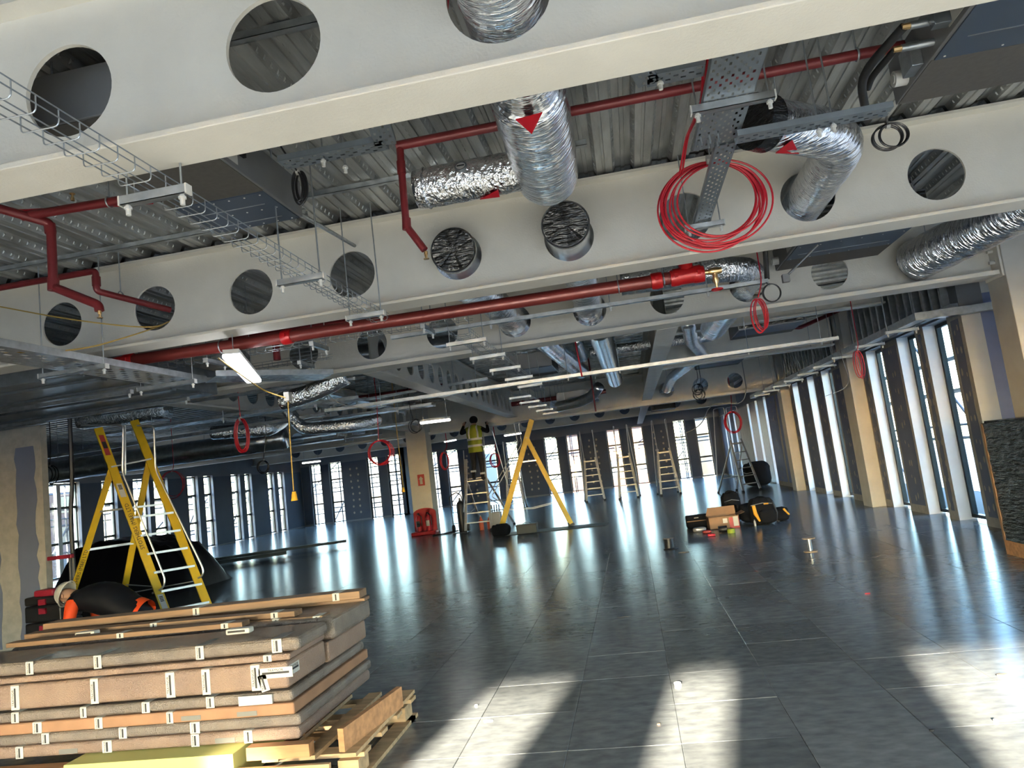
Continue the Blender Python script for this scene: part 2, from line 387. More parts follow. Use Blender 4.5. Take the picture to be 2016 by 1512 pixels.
# ---- windows: frame bars, panes and transoms; wall of slots
WIN = [0]
def window(axis, pos, a0, a1, z0, z1, sgn, transoms=(), mull=(), fw=0.045):
    """slot window in the plane axis=pos, from a0 to a1 along the wall"""
    WIN[0] += 1
    def P(a, d, z): return (pos + d * sgn, a, z) if axis == 'x' else (a, pos + d * sgn, z)
    root = MB().box(P(a0, 0.0, z0), P(a1, 0.07, z0 + fw)).box(P(a0, 0.0, z1 - fw), P(a1, 0.07, z1)).box(P(a0, 0.0, z0), P(a0 + fw, 0.07, z1)).box(P(a1 - fw, 0.0, z0), P(a1, 0.07, z1)).build('window_%d' % WIN[0], 'frame_dark'); struct(root)
    MB().box(P(a0 + fw, 0.030, z0 + fw), P(a1 - fw, 0.036, z1 - fw)).build('pane', 'glass', root)
    for t in transoms: MB().box(P(a0 + fw, 0.005, t - 0.035), P(a1 - fw, 0.06, t + 0.035)).build('transom', 'frame_dark', root)
    for t in mull: MB().box(P(t - 0.07, -0.02, z0), P(t + 0.07, 0.08, z1)).build('mullion', 'alu_dull', root)
    return root
def ragged(y0, y1, z0, z1, amp, n=14):
    L = [(y0 + random.uniform(-amp, amp), z0 + (z1 - z0) * k / n) for k in range(n + 1)]
    Rr = [(y1 + random.uniform(-amp, amp), z0 + (z1 - z0) * k / n) for k in range(n, -1, -1)]
    return L + Rr
# right facade
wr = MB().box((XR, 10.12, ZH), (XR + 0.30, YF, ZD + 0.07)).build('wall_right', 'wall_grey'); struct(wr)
piers = [(10.12, 10.55), (11.36, 11.68), (12.42, 13.18), (13.98, 16.32), (17.15, 17.87), (18.48, 19.52), (20.12, 24.1), (24.5, 25.7), (26.1, 27.4), (27.8, 31.2), (31.6, 32.8), (33.2, 34.4), (34.8, YF)]
slots = [(a[1], b[0]) for a, b in zip(piers, piers[1:])]
for k, (a, b) in enumerate(piers):
    mb = MB(); mb.box((XR, a, 0.0), (XR + 0.24, b, ZH)); mb.mi = [0, 0, 0, 0, 0, 1]
    pr = mb.build('pier', ['plaster_white', 'joint_fill' if k < 9 else 'joint_fill'], wr)
    if k < 7:
        e = 0.085 if b - a > 0.5 else 0.10
        segs = [(a + e, b - e)] if k not in (3, 6) else ([(a + e, 14.30), (14.95, 15.38), (15.52, b - e)] if k == 3 else [(a + e, 20.45), (21.3, 22.5), (22.7, b - e)])
        for (p, q) in segs:
            poly = ragged(p, q, 0.13, ZH - 0.09, 0.010)
            MB().prism([(XR, y, z) for (y, z) in poly][::-1], (-0.0025, 0, 0)).build('plasterboard', 'board_blue' if (k == 6 and p > 21) else 'board_grey', pr)
            md = MB()
            for z in range(9):
                for yy in ((p + q) / 2 - 0.06, (p + q) / 2 + 0.05):
                    c = V((XR - 0.003, yy + random.uniform(-.015, .015), 0.25 + z * 0.30 + random.uniform(-.05, .05))); rr = random.uniform(0.6, 1.2)
                    n = 8; md.prism([c + V((0, 0.022 * rr * math.cos(2 * PI * t / n) * random.uniform(.8, 1.2), 0.05 * rr * math.sin(2 * PI * t / n))) for t in range(n)][::-1], (-0.0008, 0, 0))
            md.build('filler_dabs', 'joint_fill', pr)
    elif k < 9:
        MB().box((XR - 0.003, a + 0.05, 0.05), (XR, b - 0.05, ZH - 0.05)).build('plasterboard', 'galv_dark', pr)
    else:
        MB().box((XR - 0.003, a + 0.05, 0.05), (XR, b - 0.05, ZH - 0.05)).build('plasterboard', 'column_cream' if k == 9 else 'board_grey', pr)
for (a, b) in slots:
    window('x', XR + 0.17, a, b, 0.03, ZH - 0.01, 1, transoms=(), fw=0.05)
# steel framing studs over the windows
mb = MB().box((XR - 0.10, 0, 2.98), (XR - 0.002, 0.055, ZD)); st0 = mb.build('stud', 'galv', wr, origin=(XR - 0.05, 0, 2.98))
for i in range(46):
    y = 10.35 + 0.30 * i
    if i == 0: st0.location = V((XR - 0.05, y, 2.98)) - OFF[wr.name]
    else: place(st0, wr, (XR - 0.05, y, 2.98))
MB().box((XR - 0.10, 10.13, 2.90), (XR - 0.004, 24.0, 2.975)).build('head_track', 'galv', wr)
# return wall (blue board) and the nearer, stepped-out facade on the right
wb = MB().box((XR + 0.02, 10.125, 0), (6.6, 10.36, ZD + 0.07)).build('wall_return', 'plaster_white'); struct(wb)
poly = [(XR + 0.15 + random.uniform(-0.022, 0.022) + 0.02 * math.sin(k * 1.7), 0.02 + (3.06 - 0.02) * k / 40) for k in range(41)] + [(6.3, 3.06), (6.3, 0.02)]
MB().prism([(x, 10.125, z) for (x, z) in poly][::-1], (0, -0.0025, 0)).build('plasterboard', 'board_blue', wb)
mb = MB()
nsl = [(-4.6, -3.9), (-3.2, -2.5), (1.1, 1.8), (2.4, 3.1), (5.2, 5.9), (6.5, 7.2)]
e0 = YB
for (a, b) in nsl + [(10.12, 10.12)]:
    mb.box((6.3, e0, 0), (6.6, a, ZH)); e0 = b
mb.box((6.3, YB, ZH), (6.6, 10.12, ZD + 0.07))
struct(mb.build('wall_near', 'plaster_white'))
for (a, b) in nsl: window('x', 6.45, a, b, 0.03, ZH - 0.01, 1)
# facade behind the camera: sun comes in here, low windows added for bounce light
mb = MB()
bsl = [(-6.9, -5.0, 2.2), (-4.75, -4.1, 2.2), (-3.95, -3.5, 2.75), (-3.45, -2.98, 2.2), (-2.93, -2.28, ZH), (-2.23, -1.68, 2.2), (-1.63, -1.17, ZH), (-1.12, -0.17, 2.2), (-0.12, 0.9, ZH), (1.0, 2.4, 2.2), (2.6, 4.0, 2.2), (4.2, 5.6, 2.2)]
e0 = XL
for (a, b, h) in bsl + [(6.6, 6.6, ZH)]:
    mb.box((e0, YB - 0.3, 0), (a, YB, ZH)); e0 = b
    if h < ZH: mb.box((a, YB - 0.3, h), (b, YB, ZH))
mb.box((XL, YB - 0.3, ZH), (6.6, YB, ZD + 0.07)); struct(mb.build('wall_back', 'plaster_white'))
for (a, b, h) in bsl:
    w_ = window('y', YB - 0.2, a, b, 0.03, h - 0.01, -1)
    if h == 2.75: [c for c in w_.children if c.name.startswith('pane')][0].data.materials[0] = MATS['glass_dimmer']  # this pane is darkened to cut the sunlight reaching the stack
# far facade, in two steps
def far_wall(name, Y, xa, xb, sl, mname, dabs):
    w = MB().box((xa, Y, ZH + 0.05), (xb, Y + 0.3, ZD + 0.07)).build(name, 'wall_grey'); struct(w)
    e = xa
    for (a, b) in sorted(sl) + [(xb, xb)]:
        pr = MB().box((e, Y, 0), (a, Y + 0.25, ZH + 0.05)).build('pier', 'wall_grey', w)
        MB().box((e + 0.03, Y - 0.003, 0.08), (a - 0.03, Y, ZH)).build('plasterboard', mname, pr)
        if dabs and a - e > 0.9:
            md = MB()
            for xx in (e + (a - e) * .36, e + (a - e) * .62):
                for z in range(8):
                    c = V((xx + random.uniform(-.03, .03), Y - 0.0035, .4 + z * .3)); md.prism([c + V((.05 * math.cos(t * PI / 3), 0, .06 * math.sin(t * PI / 3))) for t in range(6)], (0, -0.001, 0))
            md.build('filler_dabs', 'joint_fill', pr)
        e = b
    for (a, b) in sl: window('y', Y + 0.12, a, b, 0.04, ZH + 0.04, 1, transoms=(1.0, 2.1))
    return w
far_wall('wall_far', YF, -10.75, XR, [(3.31, 3.97), (2.25, 2.82), (.18, .74), (-1.08, -.40), (-3.13, -2.51), (-4.27, -3.6), (-6.27, -5.66), (-7.5, -6.83), (-9.47, -8.85), (-10.6, -9.96)], 'board_navy', True)
far_wall('wall_far_step', 33.0, XL, -10.75, [(-11.56, -10.93), (-12.58, -12.02), (-14.53, -13.9), (-15.52, -14.97)], 'board_navy', True)
struct(MB().box((-10.95, 33.0, 0), (-10.75, YF, ZD)).build('wall_far_return', 'wall_grey'))
# left facade
k = 16.0 / 17.0
lsl = [tuple(v * k for v in p) for p in ((18.56, 19.86), (21.08, 21.48), (22.56, 23.09), (23.64, 24.15), (25.62, 26.02), (26.71, 27.07), (28.71, 29.12), (29.8, 30.1), (31.82, 32.16), (32.82, 33.19))]
lsl = [(a - .21 if i else a, b + .05) for i, (a, b) in enumerate(lsl)]
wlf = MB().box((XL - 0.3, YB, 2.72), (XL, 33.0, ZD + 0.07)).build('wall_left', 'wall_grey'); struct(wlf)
e = YB
for i_, (a, b) in enumerate(lsl + [(33.0, 33.0)]):
    if a > e:
        pr = MB().box((XL - 0.25, e, 0), (XL, a, 2.72)).build('pier', 'wall_grey', wlf)
        if i_: MB().box((XL, e + 0.03, 0.05), (XL + 0.003, a - 0.03, 2.66)).build('plasterboard', 'board_navy', pr)
    e = b
for i_, (a, b) in enumerate(lsl): window('x', XL - 0.12, a, b, 0.04, 2.70, -1, transoms=(1.0, 2.0), mull=((a + b) / 2 - 0.05,) if i_ == 0 else ())
# partition wall of taped plasterboard on the left
wp = MB().box((-10.6, 8.3, 0), (-7.63, 8.40, 2.86)).build('wall_partition', 'joint_fill'); struct(wp)
for (p, q) in ((-8.03, -7.74), (-9.3, -8.31), (-10.55, -9.5)):
    MB().prism([(x, 8.3, z) for (x, z) in ragged(p, q, 0.02, 2.60, 0.022, 18)], (0, -0.003, 0)).build('plasterboard', 'board_grey', wp)

# ================================================================== STEEL FRAME
def web_ring(mb, mp, a0, a1, z0, z1, hole, t, n=40):
    """plate a0..a1 by z0..z1 with one round hole, thickness t along the third axis"""
    if hole is None:
        pts = [(a0, z0), (a1, z0), (a1, z1), (a0, z1)]
        vs = [mp(a, -t, z) for a, z in pts] + [mp(a, t, z) for a, z in pts]
        mb.add(vs, [(0, 1, 2, 3), (7, 6, 5, 4)]); return
    cx, cz, r = hole; ang = set(2 * PI * j / n for j in range(n))
    for (ca, cb) in ((a0, z0), (a1, z0), (a1, z1), (a0, z1)): ang.add(math.atan2(cb - cz, ca - cx) % (2 * PI))
    ang = sorted(ang); I = []; O = []
    for th in ang:
        c, s_ = math.cos(th), math.sin(th); I.append((cx + r * c, cz + r * s_)); k = 1e9
        if c > 1e-9: k = min(k, (a1 - cx) / c)
        if c < -1e-9: k = min(k, (a0 - cx) / c)
        if s_ > 1e-9: k = min(k, (z1 - cz) / s_)
        if s_ < -1e-9: k = min(k, (z0 - cz) / s_)
        O.append((cx + k * c, cz + k * s_))
    m = len(ang); vs = [mp(a, -t, z) for a, z in I] + [mp(a, -t, z) for a, z in O] + [mp(a, t, z) for a, z in I] + [mp(a, t, z) for a, z in O]; fs = []
    for j in range(m):
        q = (j + 1) % m
        fs += [(j, m + j, m + q, q), (2 * m + q, 3 * m + q, 3 * m + j, 2 * m + j), (j, q, 2 * m + q, 2 * m + j)]
    mb.add(vs, fs)
def beam(label, axis, pos, a0, a1, zb, zt, holes, fw, ft, r=0.205, hz=3.345, name='steel_beam', group=None):
    if axis == 'x': mp = lambda a, d, z: (a, pos + d, z)
    else: mp = lambda a, d, z: (pos + d, a, z)
    root = thing(name, label, 'beam', mp((a0 + a1) / 2, 0, zb), group)
    mb = MB(); hs = sorted(h for h in holes if a0 + r < h < a1 - r); cuts = [a0] + [(p + q) / 2 for p, q in zip(hs, hs[1:])] + [a1] if hs else [a0, a1]
    for i, (p, q) in enumerate(zip(cuts, cuts[1:])):
        web_ring(mb, mp, p, q, zb + ft, zt - 0.02, (hs[i], hz, r) if hs else None, 0.011)
    w = mb.build('web', 'beam_paint', root)
    MB().box(mp(a0, -fw / 2, zb), mp(a1, fw / 2, zb + ft)).build('bottom_flange', 'beam_paint', root, bevel=0.004)
    MB().box(mp(a0, -fw * .42, zt - 0.022), mp(a1, fw * .42, zt)).build('top_flange', 'beam_paint', root)
    return root
HX = [-0.25 + 0.945 * i for i in range(-6, 5)]
HX1 = [-0.26 + 0.955 * i for i in range(-5, 5)]
beam('cream steel beam overhead, nearest the viewer, with three wide round web openings', 'x', YB1, -7.1, 6.2, 3.0, ZD - 0.02, HX1, 0.265, 0.028, r=0.21, hz=3.37)
beam('cream steel beam with red cable coil and plastic-capped duct spigots in its openings', 'x', YB2, -7.1, 6.2, 3.0, ZD - 0.02, HX + [3.53], 0.265, 0.025)
beam('cream steel beam behind the long thick red pipe, ending at the right column', 'x', YB3, -7.6, 4.30, 3.0, ZD - 0.02, HX, 0.34, 0.05)
sb = 'shallow cream secondary beams by the right facade'
beam('shallow cream beam just behind the beam that ends at the right column', 'x', 11.75, 0.8, 4.2, 3.36, ZD - 0.02, [], 0.2, 0.03, group=sb)
beam('shallow cream beam behind the black-faced fan coil unit near the right facade', 'x', 14.7, 0.8, 4.2, 3.15, ZD - 0.02, [], 0.2, 0.03, group=sb)
beam('cream beam crossing the far end with round openings beside the right facade', 'x', 20.6, XL, 4.25, 2.84, ZD - 0.02, [-12, -11, -10, -9, -8, -1.9, -0.9, 1.25, 2.2, 3.15], 0.32, 0.07, r=0.21, hz=3.22)
beam('last dim cream beam across the room before the far windows', 'x', 28.6, XL, 4.3, 3.0, ZD - 0.02, [-14 + i for i in range(18)], 0.28, 0.04)
beam('smooth cream beam running away from viewer above the far row of ladders', 'y', 0.66, 8.9, 36.2, 3.0, ZD - 0.02, [], 0.27, 0.03)
beam('long cream beam with a dense row of openings running away at centre', 'y', -3.2, 8.9, 20.4, 3.0, ZD - 0.02, [9.4 + 0.62 * i for i in range(18)], 0.26, 0.03, r=0.19, hz=3.35)
beam('dim cream beam running away on the left above the yellow pendant socket', 'y', -6.22, 8.9, 20.4, 3.0, ZD - 0.02, [9.4 + 0.62 * i for i in range(18)], 0.26, 0.03, r=0.19, hz=3.35)
# columns
def column(label, x0, x1, y0, y1, m='column_cream', z1=ZD):
    r = thing('steel_column', label, 'column', ((x0 + x1) / 2, (y0 + y1) / 2, 0)); MB().box((x0, y0, 0), (x1, y1, z1)).build('casing', m, r, bevel=0.008); return r
column('boxed cream column at right facade, nearest one, where the beam ends', 4.33, 4.80, 8.48, 8.90)
column('boxed cream column standing proud of the right facade between window piers', 4.28, XR - 0.005, 14.34, 14.86)
column('boxed cream column farther along the right facade, before the bare metal studs', 4.28, XR - 0.005, 20.5, 20.95)
fc = column('grey square column behind the red fire extinguisher stand', -6.38, -5.78, 20.05, 20.6)
s_ = MB().box((-6.14, 20.03, 1.38), (-5.94, 20.045, 1.70)).build('fire_sign', 'sign_red', fc)
mb = MB().box((-6.08, 20.024, 1.42), (-6.00, 20.03, 1.56)).prism([(-6.11, 20.03, 1.56), (-5.97, 20.03, 1.56), (-6.04, 20.03, 1.65)], (0, -0.006, 0)); mb.build('arrow_mark', 'tape_white', s_)
# bolts at the beam to column connection
bp = thing('end_plate', 'bolted cream end plate joining beam to nearest right column', 'plate', (4.31, 8.69, 3.06))
MB().box((4.305, 8.50, 2.97), (4.328, 8.88, 3.70)).build('plate', 'beam_paint', bp)
for i in range(4):
    for s in (-1,):
        MB().cyl((4.25, 8.61, 3.15 + i * 0.13), (4.305, 8.61, 3.15 + i * 0.13), 0.022, 6).build('bolt', 'beam_paint', bp)
# diagonal braces beyond the third beam
for lab, a, b in (('flat white diagonal brace left of the spiral duct', (-0.95, 9.3, 3.25), (-0.15, 9.3, 3.55)), ('flat white diagonal brace right of the spiral duct', (-0.02, 9.6, 3.5), (0.5, 9.6, 3.16))):
    a = V(a); b = V(b); r = MB().bar(a, b, 0.012, 0.10, (0, 1, 0)).build('steel_brace', 'beam_paint'); tag(r, lab, 'brace')

# ================================================================== SERVICES UNDER THE DECK
ZR = ZD + 0.005
def rod(parent, x, y, z, zt=ZR, nut=True):
    MB().cyl((x, y, z), (x, y, zt), 0.005, 6).build('threaded_rod', 'galv', parent)
    if nut: MB().cyl((x, y, z - 0.045), (x, y, z), 0.011, 8).cyl((x, y, z - 0.018), (x, y, z - 0.008), 0.017, 8).build('end_cap', 'plastic_white', parent)
def channel(mb, a, b, w=0.041, h=0.041):      # slotted channel, open side up
    a, b = V(a), V(b); d = (b - a).normalized(); u = d.cross(V((0, 0, 1))).normalized(); z = V((0, 0, 1)); t = 0.003
    c = (a + b) / 2; hl = (b - a) / 2
    mb.obox(c - z * (h / 2 - t / 2), hl, u * w / 2, z * t / 2); mb.obox(c + u * (w / 2 - t / 2), hl, u * t / 2, z * h / 2); mb.obox(c - u * (w / 2 - t / 2), hl, u * t / 2, z * h / 2)
    n = int((b - a).length / 0.05)
    return mb
def trapeze(parent, a, b, zt=ZR, inset=0.03):
    a, b = V(a), V(b); br = channel(MB(), a, b).build('trapeze_bracket', 'galv', parent)
    d = (b - a).normalized()
    for p in (a + d * inset, b - d * inset): rod(br, p.x, p.y, a.z - 0.02, zt)
    for e in (a, b): MB().obox(e, d * 0.004, V((0, 0, 1)).cross(d) * 0.022, V((0, 0, 0.022))).build('end_cover', 'plastic_white', br)
    return br
# ---- wire cable basket
def basket(label, path0, path1, w, h, pitch, brackets=(), rw=0.0028, name='cable_basket', group=None):
    a, b = V(path0), V(path1); d = (b - a).normalized(); u = d.cross(V((0, 0, 1))).normalized(); z = V((0, 0, 1))
    root = thing(name, label, 'cable basket', (a + b) / 2, group)
    for i, (du, dz) in enumerate(((-.5, 1), (-.5, .45), (-.25, 0), (.25, 0), (.5, .45), (.5, 1))):
        o_ = u * w * du + z * h * dz; MB().cyl(a + o_, b + o_, rw, 5).build('long_wire', 'zinc_wire', root)
    n = int((b - a).length / pitch); U = bend([u * -w / 2 + z * h, u * -w / 2, u * w / 2, u * w / 2 + z * h], 0.02, 3)
    w0 = MB().tube([a + p - z * rw * 1.5 for p in U], rw, 5).build('u_wire', 'zinc_wire', root, origin=a)
    for i in range(1, n + 1): place(w0, root, a + d * pitch * i)
    for t in brackets:
        c = a + d * t; trapeze(root, c - u * (w / 2 + 0.11) - z * 0.03, c + u * (w / 2 + 0.11) - z * 0.03)
    return root
ZBK = 2.90
bk = basket('long zinc wire cable basket sloping across the upper left on trapeze brackets', (-1.86, 0.9, ZBK), (-1.94, 5.75, ZBK), 0.15, 0.06, 0.10)
for yy, xx in ((2.70, -1.87), (4.18, -1.91), (5.36, -1.93)): trapeze(bk, (xx - .16, yy, ZBK - 0.025), (xx + .16, yy, ZBK - 0.025))
bk2 = basket('zinc wire cable basket crossing behind the thick red pipe', (-4.7, 6.75, 3.02), (-1.35, 6.75, 3.02), 0.16, 0.06, 0.10, (0.6, 1.75, 2.9))
bk3 = basket('zinc wire cable basket running away from the red pipe toward the white worklight', (-1.5, 6.8, 2.90), (-1.5, 13.2, 2.90), 0.20, 0.06, 0.10, (0.3, 1.4, 2.6, 3.8, 5.0))
bk4 = basket('short lit wire basket beside the glowing fluorescent batten', (-4.6, 7.6, 3.02), (-3.2, 7.6, 3.02), 0.14, 0.06, 0.12, (0.3, 1.1))
bk5 = basket('wire basket far back at centre above the man on the ladder', (-1.97, 13.4, 2.93), (-1.97, 20.0, 2.93), 0.22, 0.06, 0.14, (0.4, 1.7, 3.0, 4.4, 5.8))

# ---- perforated cable tray
def tray(label, a, b, w, h=0.035, name='cable_tray', parent=None, cell=(0.0125, 0.0125), m='galv_tray'):
    a, b = V(a), V(b); d = (b - a).normalized(); u = d.cross(V((0, 0, 1))).normalized(); z = V((0, 0, 1)); L = (b - a).length
    mb = MB(); nu = max(7, int(w / cell[0])); nl = max(6, int(L / cell[1])); vs = []; fs = []
    for i in range(nl + 1):
        for j in range(nu + 1): vs.append(a + d * L * i / nl + u * (w * j / nu - w / 2))
    for i in range(nl):
        for j in range(nu):
            hole = 1 <= j < nu - 1 and ((j % 4 == 1 and i % 6 in (1, 2)) or (j % 4 == 3 and i % 6 in (4, 5)))
            if not hole: k = i * (nu + 1) + j; fs.append((k, k + nu + 1, k + nu + 2, k + 1))
    mb.add(vs, fs)
    if parent is None: root = thing(name, label, 'cable tray', (a + b) / 2)
    else: root = parent
    mb.build('tray_bed', m, root)
    for s in (-1, 1): MB().obox((a + b) / 2 + u * s * w / 2 + z * h / 2, d * L / 2, u * 0.0012, z * h / 2).build('side_flange', m, root)
    return root
t1 = tray('wide perforated grey cable tray above the large red cable coil', (0.74, 2.75, 3.25), (0.74, 4.20, 3.25), 0.25)
trapeze(t1, (0.55, 3.62, 3.225), (0.97, 3.62, 3.225))
tray('', (0.80, 4.15, 3.235), (0.80, 6.1, 3.235), 0.12, parent=t1)
trapeze(t1, (0.66, 5.55, 3.20), (0.96, 5.55, 3.20))
for i in range(6): MB().cyl((0.64 + 0.05 * (i % 3), 4.02 + 0.06 * (i // 3), 3.20), (0.64 + 0.05 * (i % 3), 4.02 + 0.06 * (i // 3), 3.27), 0.006, 6).build('bolt', 'galv', t1)
t2 = tray('narrow perforated tray elbow left of the wide tray, over the red sprinkler pipe', (0.62, 3.45, 3.34), (0.34, 3.45, 3.34), 0.11)
tray('', (0.35, 3.48, 3.34), (0.14, 2.75, 3.34), 0.11, parent=t2); rod(t2, 0.40, 3.45, 3.33)
t3 = tray('narrow perforated tray carrying black cable toward the right fan coil unit', (0.83, 4.01, 3.19), (1.65, 4.01, 3.19), 0.11); rod(t3, 1.35, 4.01, 3.18); rod(t3, 1.28, 4.04, 3.18)
t4 = tray('perforated tray left of the T-shaped foil duct, joined to an angled piece', (-1.75, 3.72, 3.42), (-1.12, 3.72, 3.42), 0.12)
tray('', (-1.12, 3.72, 3.42), (-0.95, 2.85, 3.42), 0.12, parent=t4); rod(t4, -1.5, 3.72, 3.41); rod(t4, -1.42, 3.85, 3.41)

# ---- slotted channel rails along the deck and across the bays
def rail(label, a, b, rods=(), zt=ZR, w=0.041, h=0.041, name='strut_channel', m='galv'):
    root = thing(name, label, 'channel', (V(a) + V(b)) / 2); channel(MB(), a, b, w, h).build('channel', m, root)
    for t in rods: p = V(a).lerp(V(b), t); rod(root, p.x, p.y, p.z - 0.02, zt)
    return root
rail('slim channel rail fixed along the deck edge left of the second beam', (-5.6, 5.25, 3.77), (-2.3, 5.25, 3.77))
rail('slim channel rail fixed along the deck behind the T-shaped duct', (-2.2, 4.95, 3.77), (0.0, 4.95, 3.77))
rail('channel rail along the deck above the right sprinkler pipe', (0.85, 3.75, 3.76), (3.4, 3.75, 3.76))
rail('channel rail on the deck seen through the left openings of the nearest beam', (-4.2, 3.05, 3.77), (-0.6, 3.05, 3.77))
rail('long channel rail hung below the red valve, between second and third beams', PY(770, 665, 7.25), PY(1512, 553, 7.25), (0.28, 0.6, 0.85))
ra, rb = PY(640, 812, 10.5), PY(1650, 662, 10.5); za = (ra.z + rb.z) / 2
rl = rail('longest bright double channel rail crossing the middle of the room', (ra.x, 10.5, za), (rb.x, 10.5, za), (0.12, 0.32, 0.50, 0.60, 0.84, 0.97), w=0.045, h=0.05)
channel(MB(), (ra.x, 10.72, za + 0.02), (rb.x, 10.72, za + 0.02), 0.05, 0.05).build('channel', 'galv', rl)
rail('dim channel rail across the far left bay above hanging red coil', PY(60, 905, 12.0), PY(640, 815, 12.0), (0.1, 0.5, 0.9), w=0.06, h=0.06)
rail('thin channel rail on the left carrying a red coil, under the trays', PY(200, 815, 9.5), PY(700, 745, 9.5), (0.2, 0.8))
rail('rail hung left of the white worklight in the far bay', PY(640, 800, 13.0), PY(960, 745, 13.0), (0.2, 0.8), w=0.05, h=0.05)
# diagonal steel tube from the fan coil to the second beam
tag(MB().cyl(PY(585, 418, 4.5), PY(712, 492, 5.9), 0.016, 8).build('conduit', 'galv', None, True), 'galvanised conduit running diagonally into the beam opening beside the wire basket', 'conduit')

# ---- ducts
def wrinkle(pts, r, amp=0.012, step=0.05):
    out = []; rs = []
    for p, q in zip(pts, pts[1:]):
        n = max(1, int((V(q) - V(p)).length / step))
        for i in range(n): out.append(V(p).lerp(V(q), i / n))
    out.append(V(pts[-1])); rs = [r * (1 + random.uniform(-amp, amp)) for _ in out]
    return out, rs
def duct(label, pts, r, m='foil', b=0.2, name='foil_duct', amp=0.02, n=28):
    root = thing(name, label, 'duct', V(pts[0]).lerp(V(pts[-1]), .5) - V((0, 0, r))); p, rs = wrinkle(bend(pts, b), r, amp); MB().tube(p, rs, n).build('insulation', m, root, 'full')
    for t in (.12, .88): q_ = V(pts[0]).lerp(V(pts[-1]), t) if len(pts) == 2 else V(pts[0 if t < .5 else -1]).lerp(V(pts[1 if t < .5 else -2]), .25); MB().cyl(q_ + V((0, 0, r * .9)), (q_.x, q_.y, ZR), .004, 5).build('hanger', 'galv', root)
    return root
def tri(parent, c, u, v, s, name='flow_sticker'):
    c, u, v = V(c), V(u), V(v); nn = u.cross(v).normalized() * 0.004
    return MB().prism([c - u * s - v * s * .6, c + u * s - v * s * .6, c + v * s], nn).build(name, 'sticker_red', parent)
BY, BZ = 4.30, 3.375
d1 = thing('foil_duct', 'large foil-wrapped T-shaped duct with two red triangles under the deck', 'duct', (-0.26, 3.2, 3.16))
p, rs = wrinkle([(-0.25, 0.9, 3.375), (-0.25, 3.35, 3.375)], 0.172, 0.015); MB().tube(p, rs, 32).build('main_run', 'foil', d1, 'full')
p, rs = wrinkle([(-0.255, 3.3, 3.36), (-0.26, 3.75, 3.36), (-0.28, 4.48, 3.36)], 0.2, 0.02); rs = [0.175] + rs[1:-1] + [0.185]; MB().tube(p, rs, 32).build('end_run', 'foil', d1, 'full')
p, rs = wrinkle([(-0.3, BY, BZ), (-1.12, BY, BZ)], 0.128, 0.025, 0.04); rs[-1] = 0.12; br = MB().tube(p, rs, 28).build('branch', 'foil_rough', d1, 'full')
gc = PY(908, 331, 4.19); gn = V((0, -.85, .53)); gg = MB().cyl(gc - gn * .02, gc + gn * .018, .040, 20).build('damper_gauge', 'galv_dark', br, True); MB().cyl(gc + gn * .018, gc + gn * .020, .030, 20).build('gauge_face', 'plastic_white', br, True); MB().obox(gc + gn * .021, V((.024, 0, 0)), V((0, .53, .85)) * .006, gn * .0008).build('gauge_pointer', 'frame_dark', br)
MB().tube([V((-1.05, BY + 0.131 * math.cos(a * PI / 12), BZ + 0.131 * math.sin(a * PI / 12))) for a in range(24)], 0.005, 5, closed=True).build('seam_ring', 'foil', br)
def tri_on(parent, pts, z): return MB().prism([PZ(x, y, z) for (x, y) in pts], (0, 0, .004)).build('flow_sticker', 'sticker_red', parent)
tri_on(d1, ((1015, 236), (1068, 222), (1047, 264)), 3.150); tri_on(d1, ((945, 393), (981, 374), (984, 388)), BZ - .134)
d2 = duct('foil-wrapped elbow duct turning into the beam opening right of the red coil', [PZ(1500, 240, 3.38) + V((-.02, 0, .0)), (1.66, 4.72, 3.37), (1.65, 6.3, 3.34)], 0.155, b=0.3)
c0 = PZ(1500, 240, 3.38) + V((-.02, 0, .0)); dd = (V((1.66, 4.72, 3.37)) - c0).normalized()
MB().tube([c0 - dd * 0.05, c0 + dd * 0.06], [0.165, 0.17], 28).build('open_end', 'black_film', d2, True)
tri_on(d2, ((1527, 302), (1560, 276), (1573, 303)), 3.222)
cap = 'spigots sealed with black plastic in beam openings'
for i, (hx, lab) in enumerate(((-1.195, 'plastic-sealed duct spigot in beam opening beside the sprinkler drop'), (-0.25, 'plastic-sealed duct spigot in beam opening below the T-shaped duct'))):
    d_ = thing('duct_spigot', lab, 'duct', (hx - 0.01, 5.5, 3.345), cap)
    y0 = 5.40 if i else 5.55
    MB().tube([(hx, y0, 3.35), (hx, 5.92, 3.35)], 0.178, 32).build('sleeve', 'spiral_duct', d_, True)
    mb = MB(); n = 32; vs = [V((hx, y0 - 0.012, 3.35))] + [V((hx + 0.176 * math.cos(2 * PI * j / n), y0 - 0.004 - random.uniform(0, .018), 3.35 + 0.176 * math.sin(2 * PI * j / n))) for j in range(n)]
    mb.add(vs, [(0, 1 + (j + 1) % n, 1 + j) for j in range(n)]); mb.build('plastic_cover', 'black_film', d_)
    p, rs = wrinkle([(hx, y0 - 0.005, 3.35), (hx, y0 + 0.06, 3.35)], 0.186, 0.04, 0.02); MB().tube(p, rs, 32, cap=False).build('film_wrap', 'clear_film', d_, True)
duct('foil duct passing through the third beam, left of a pair, behind red pipe', [(-1.62, 5.95, 3.42), (-1.25, 7.2, 3.35), (-1.19, 9.2, 3.33)], 0.165)
duct('foil duct passing through the third beam, right of a pair, behind red pipe', [(-0.25, 6.0, 3.38), (-0.25, 9.2, 3.34)], 0.165)
d_ = duct('foil duct behind the brass valve bending into the third beam', [(0.15, 7.65, 3.36), (1.35, 7.65, 3.33), (1.62, 8.0, 3.33), (1.62, 9.0, 3.33)], 0.135, 'foil_rough', 0.25)
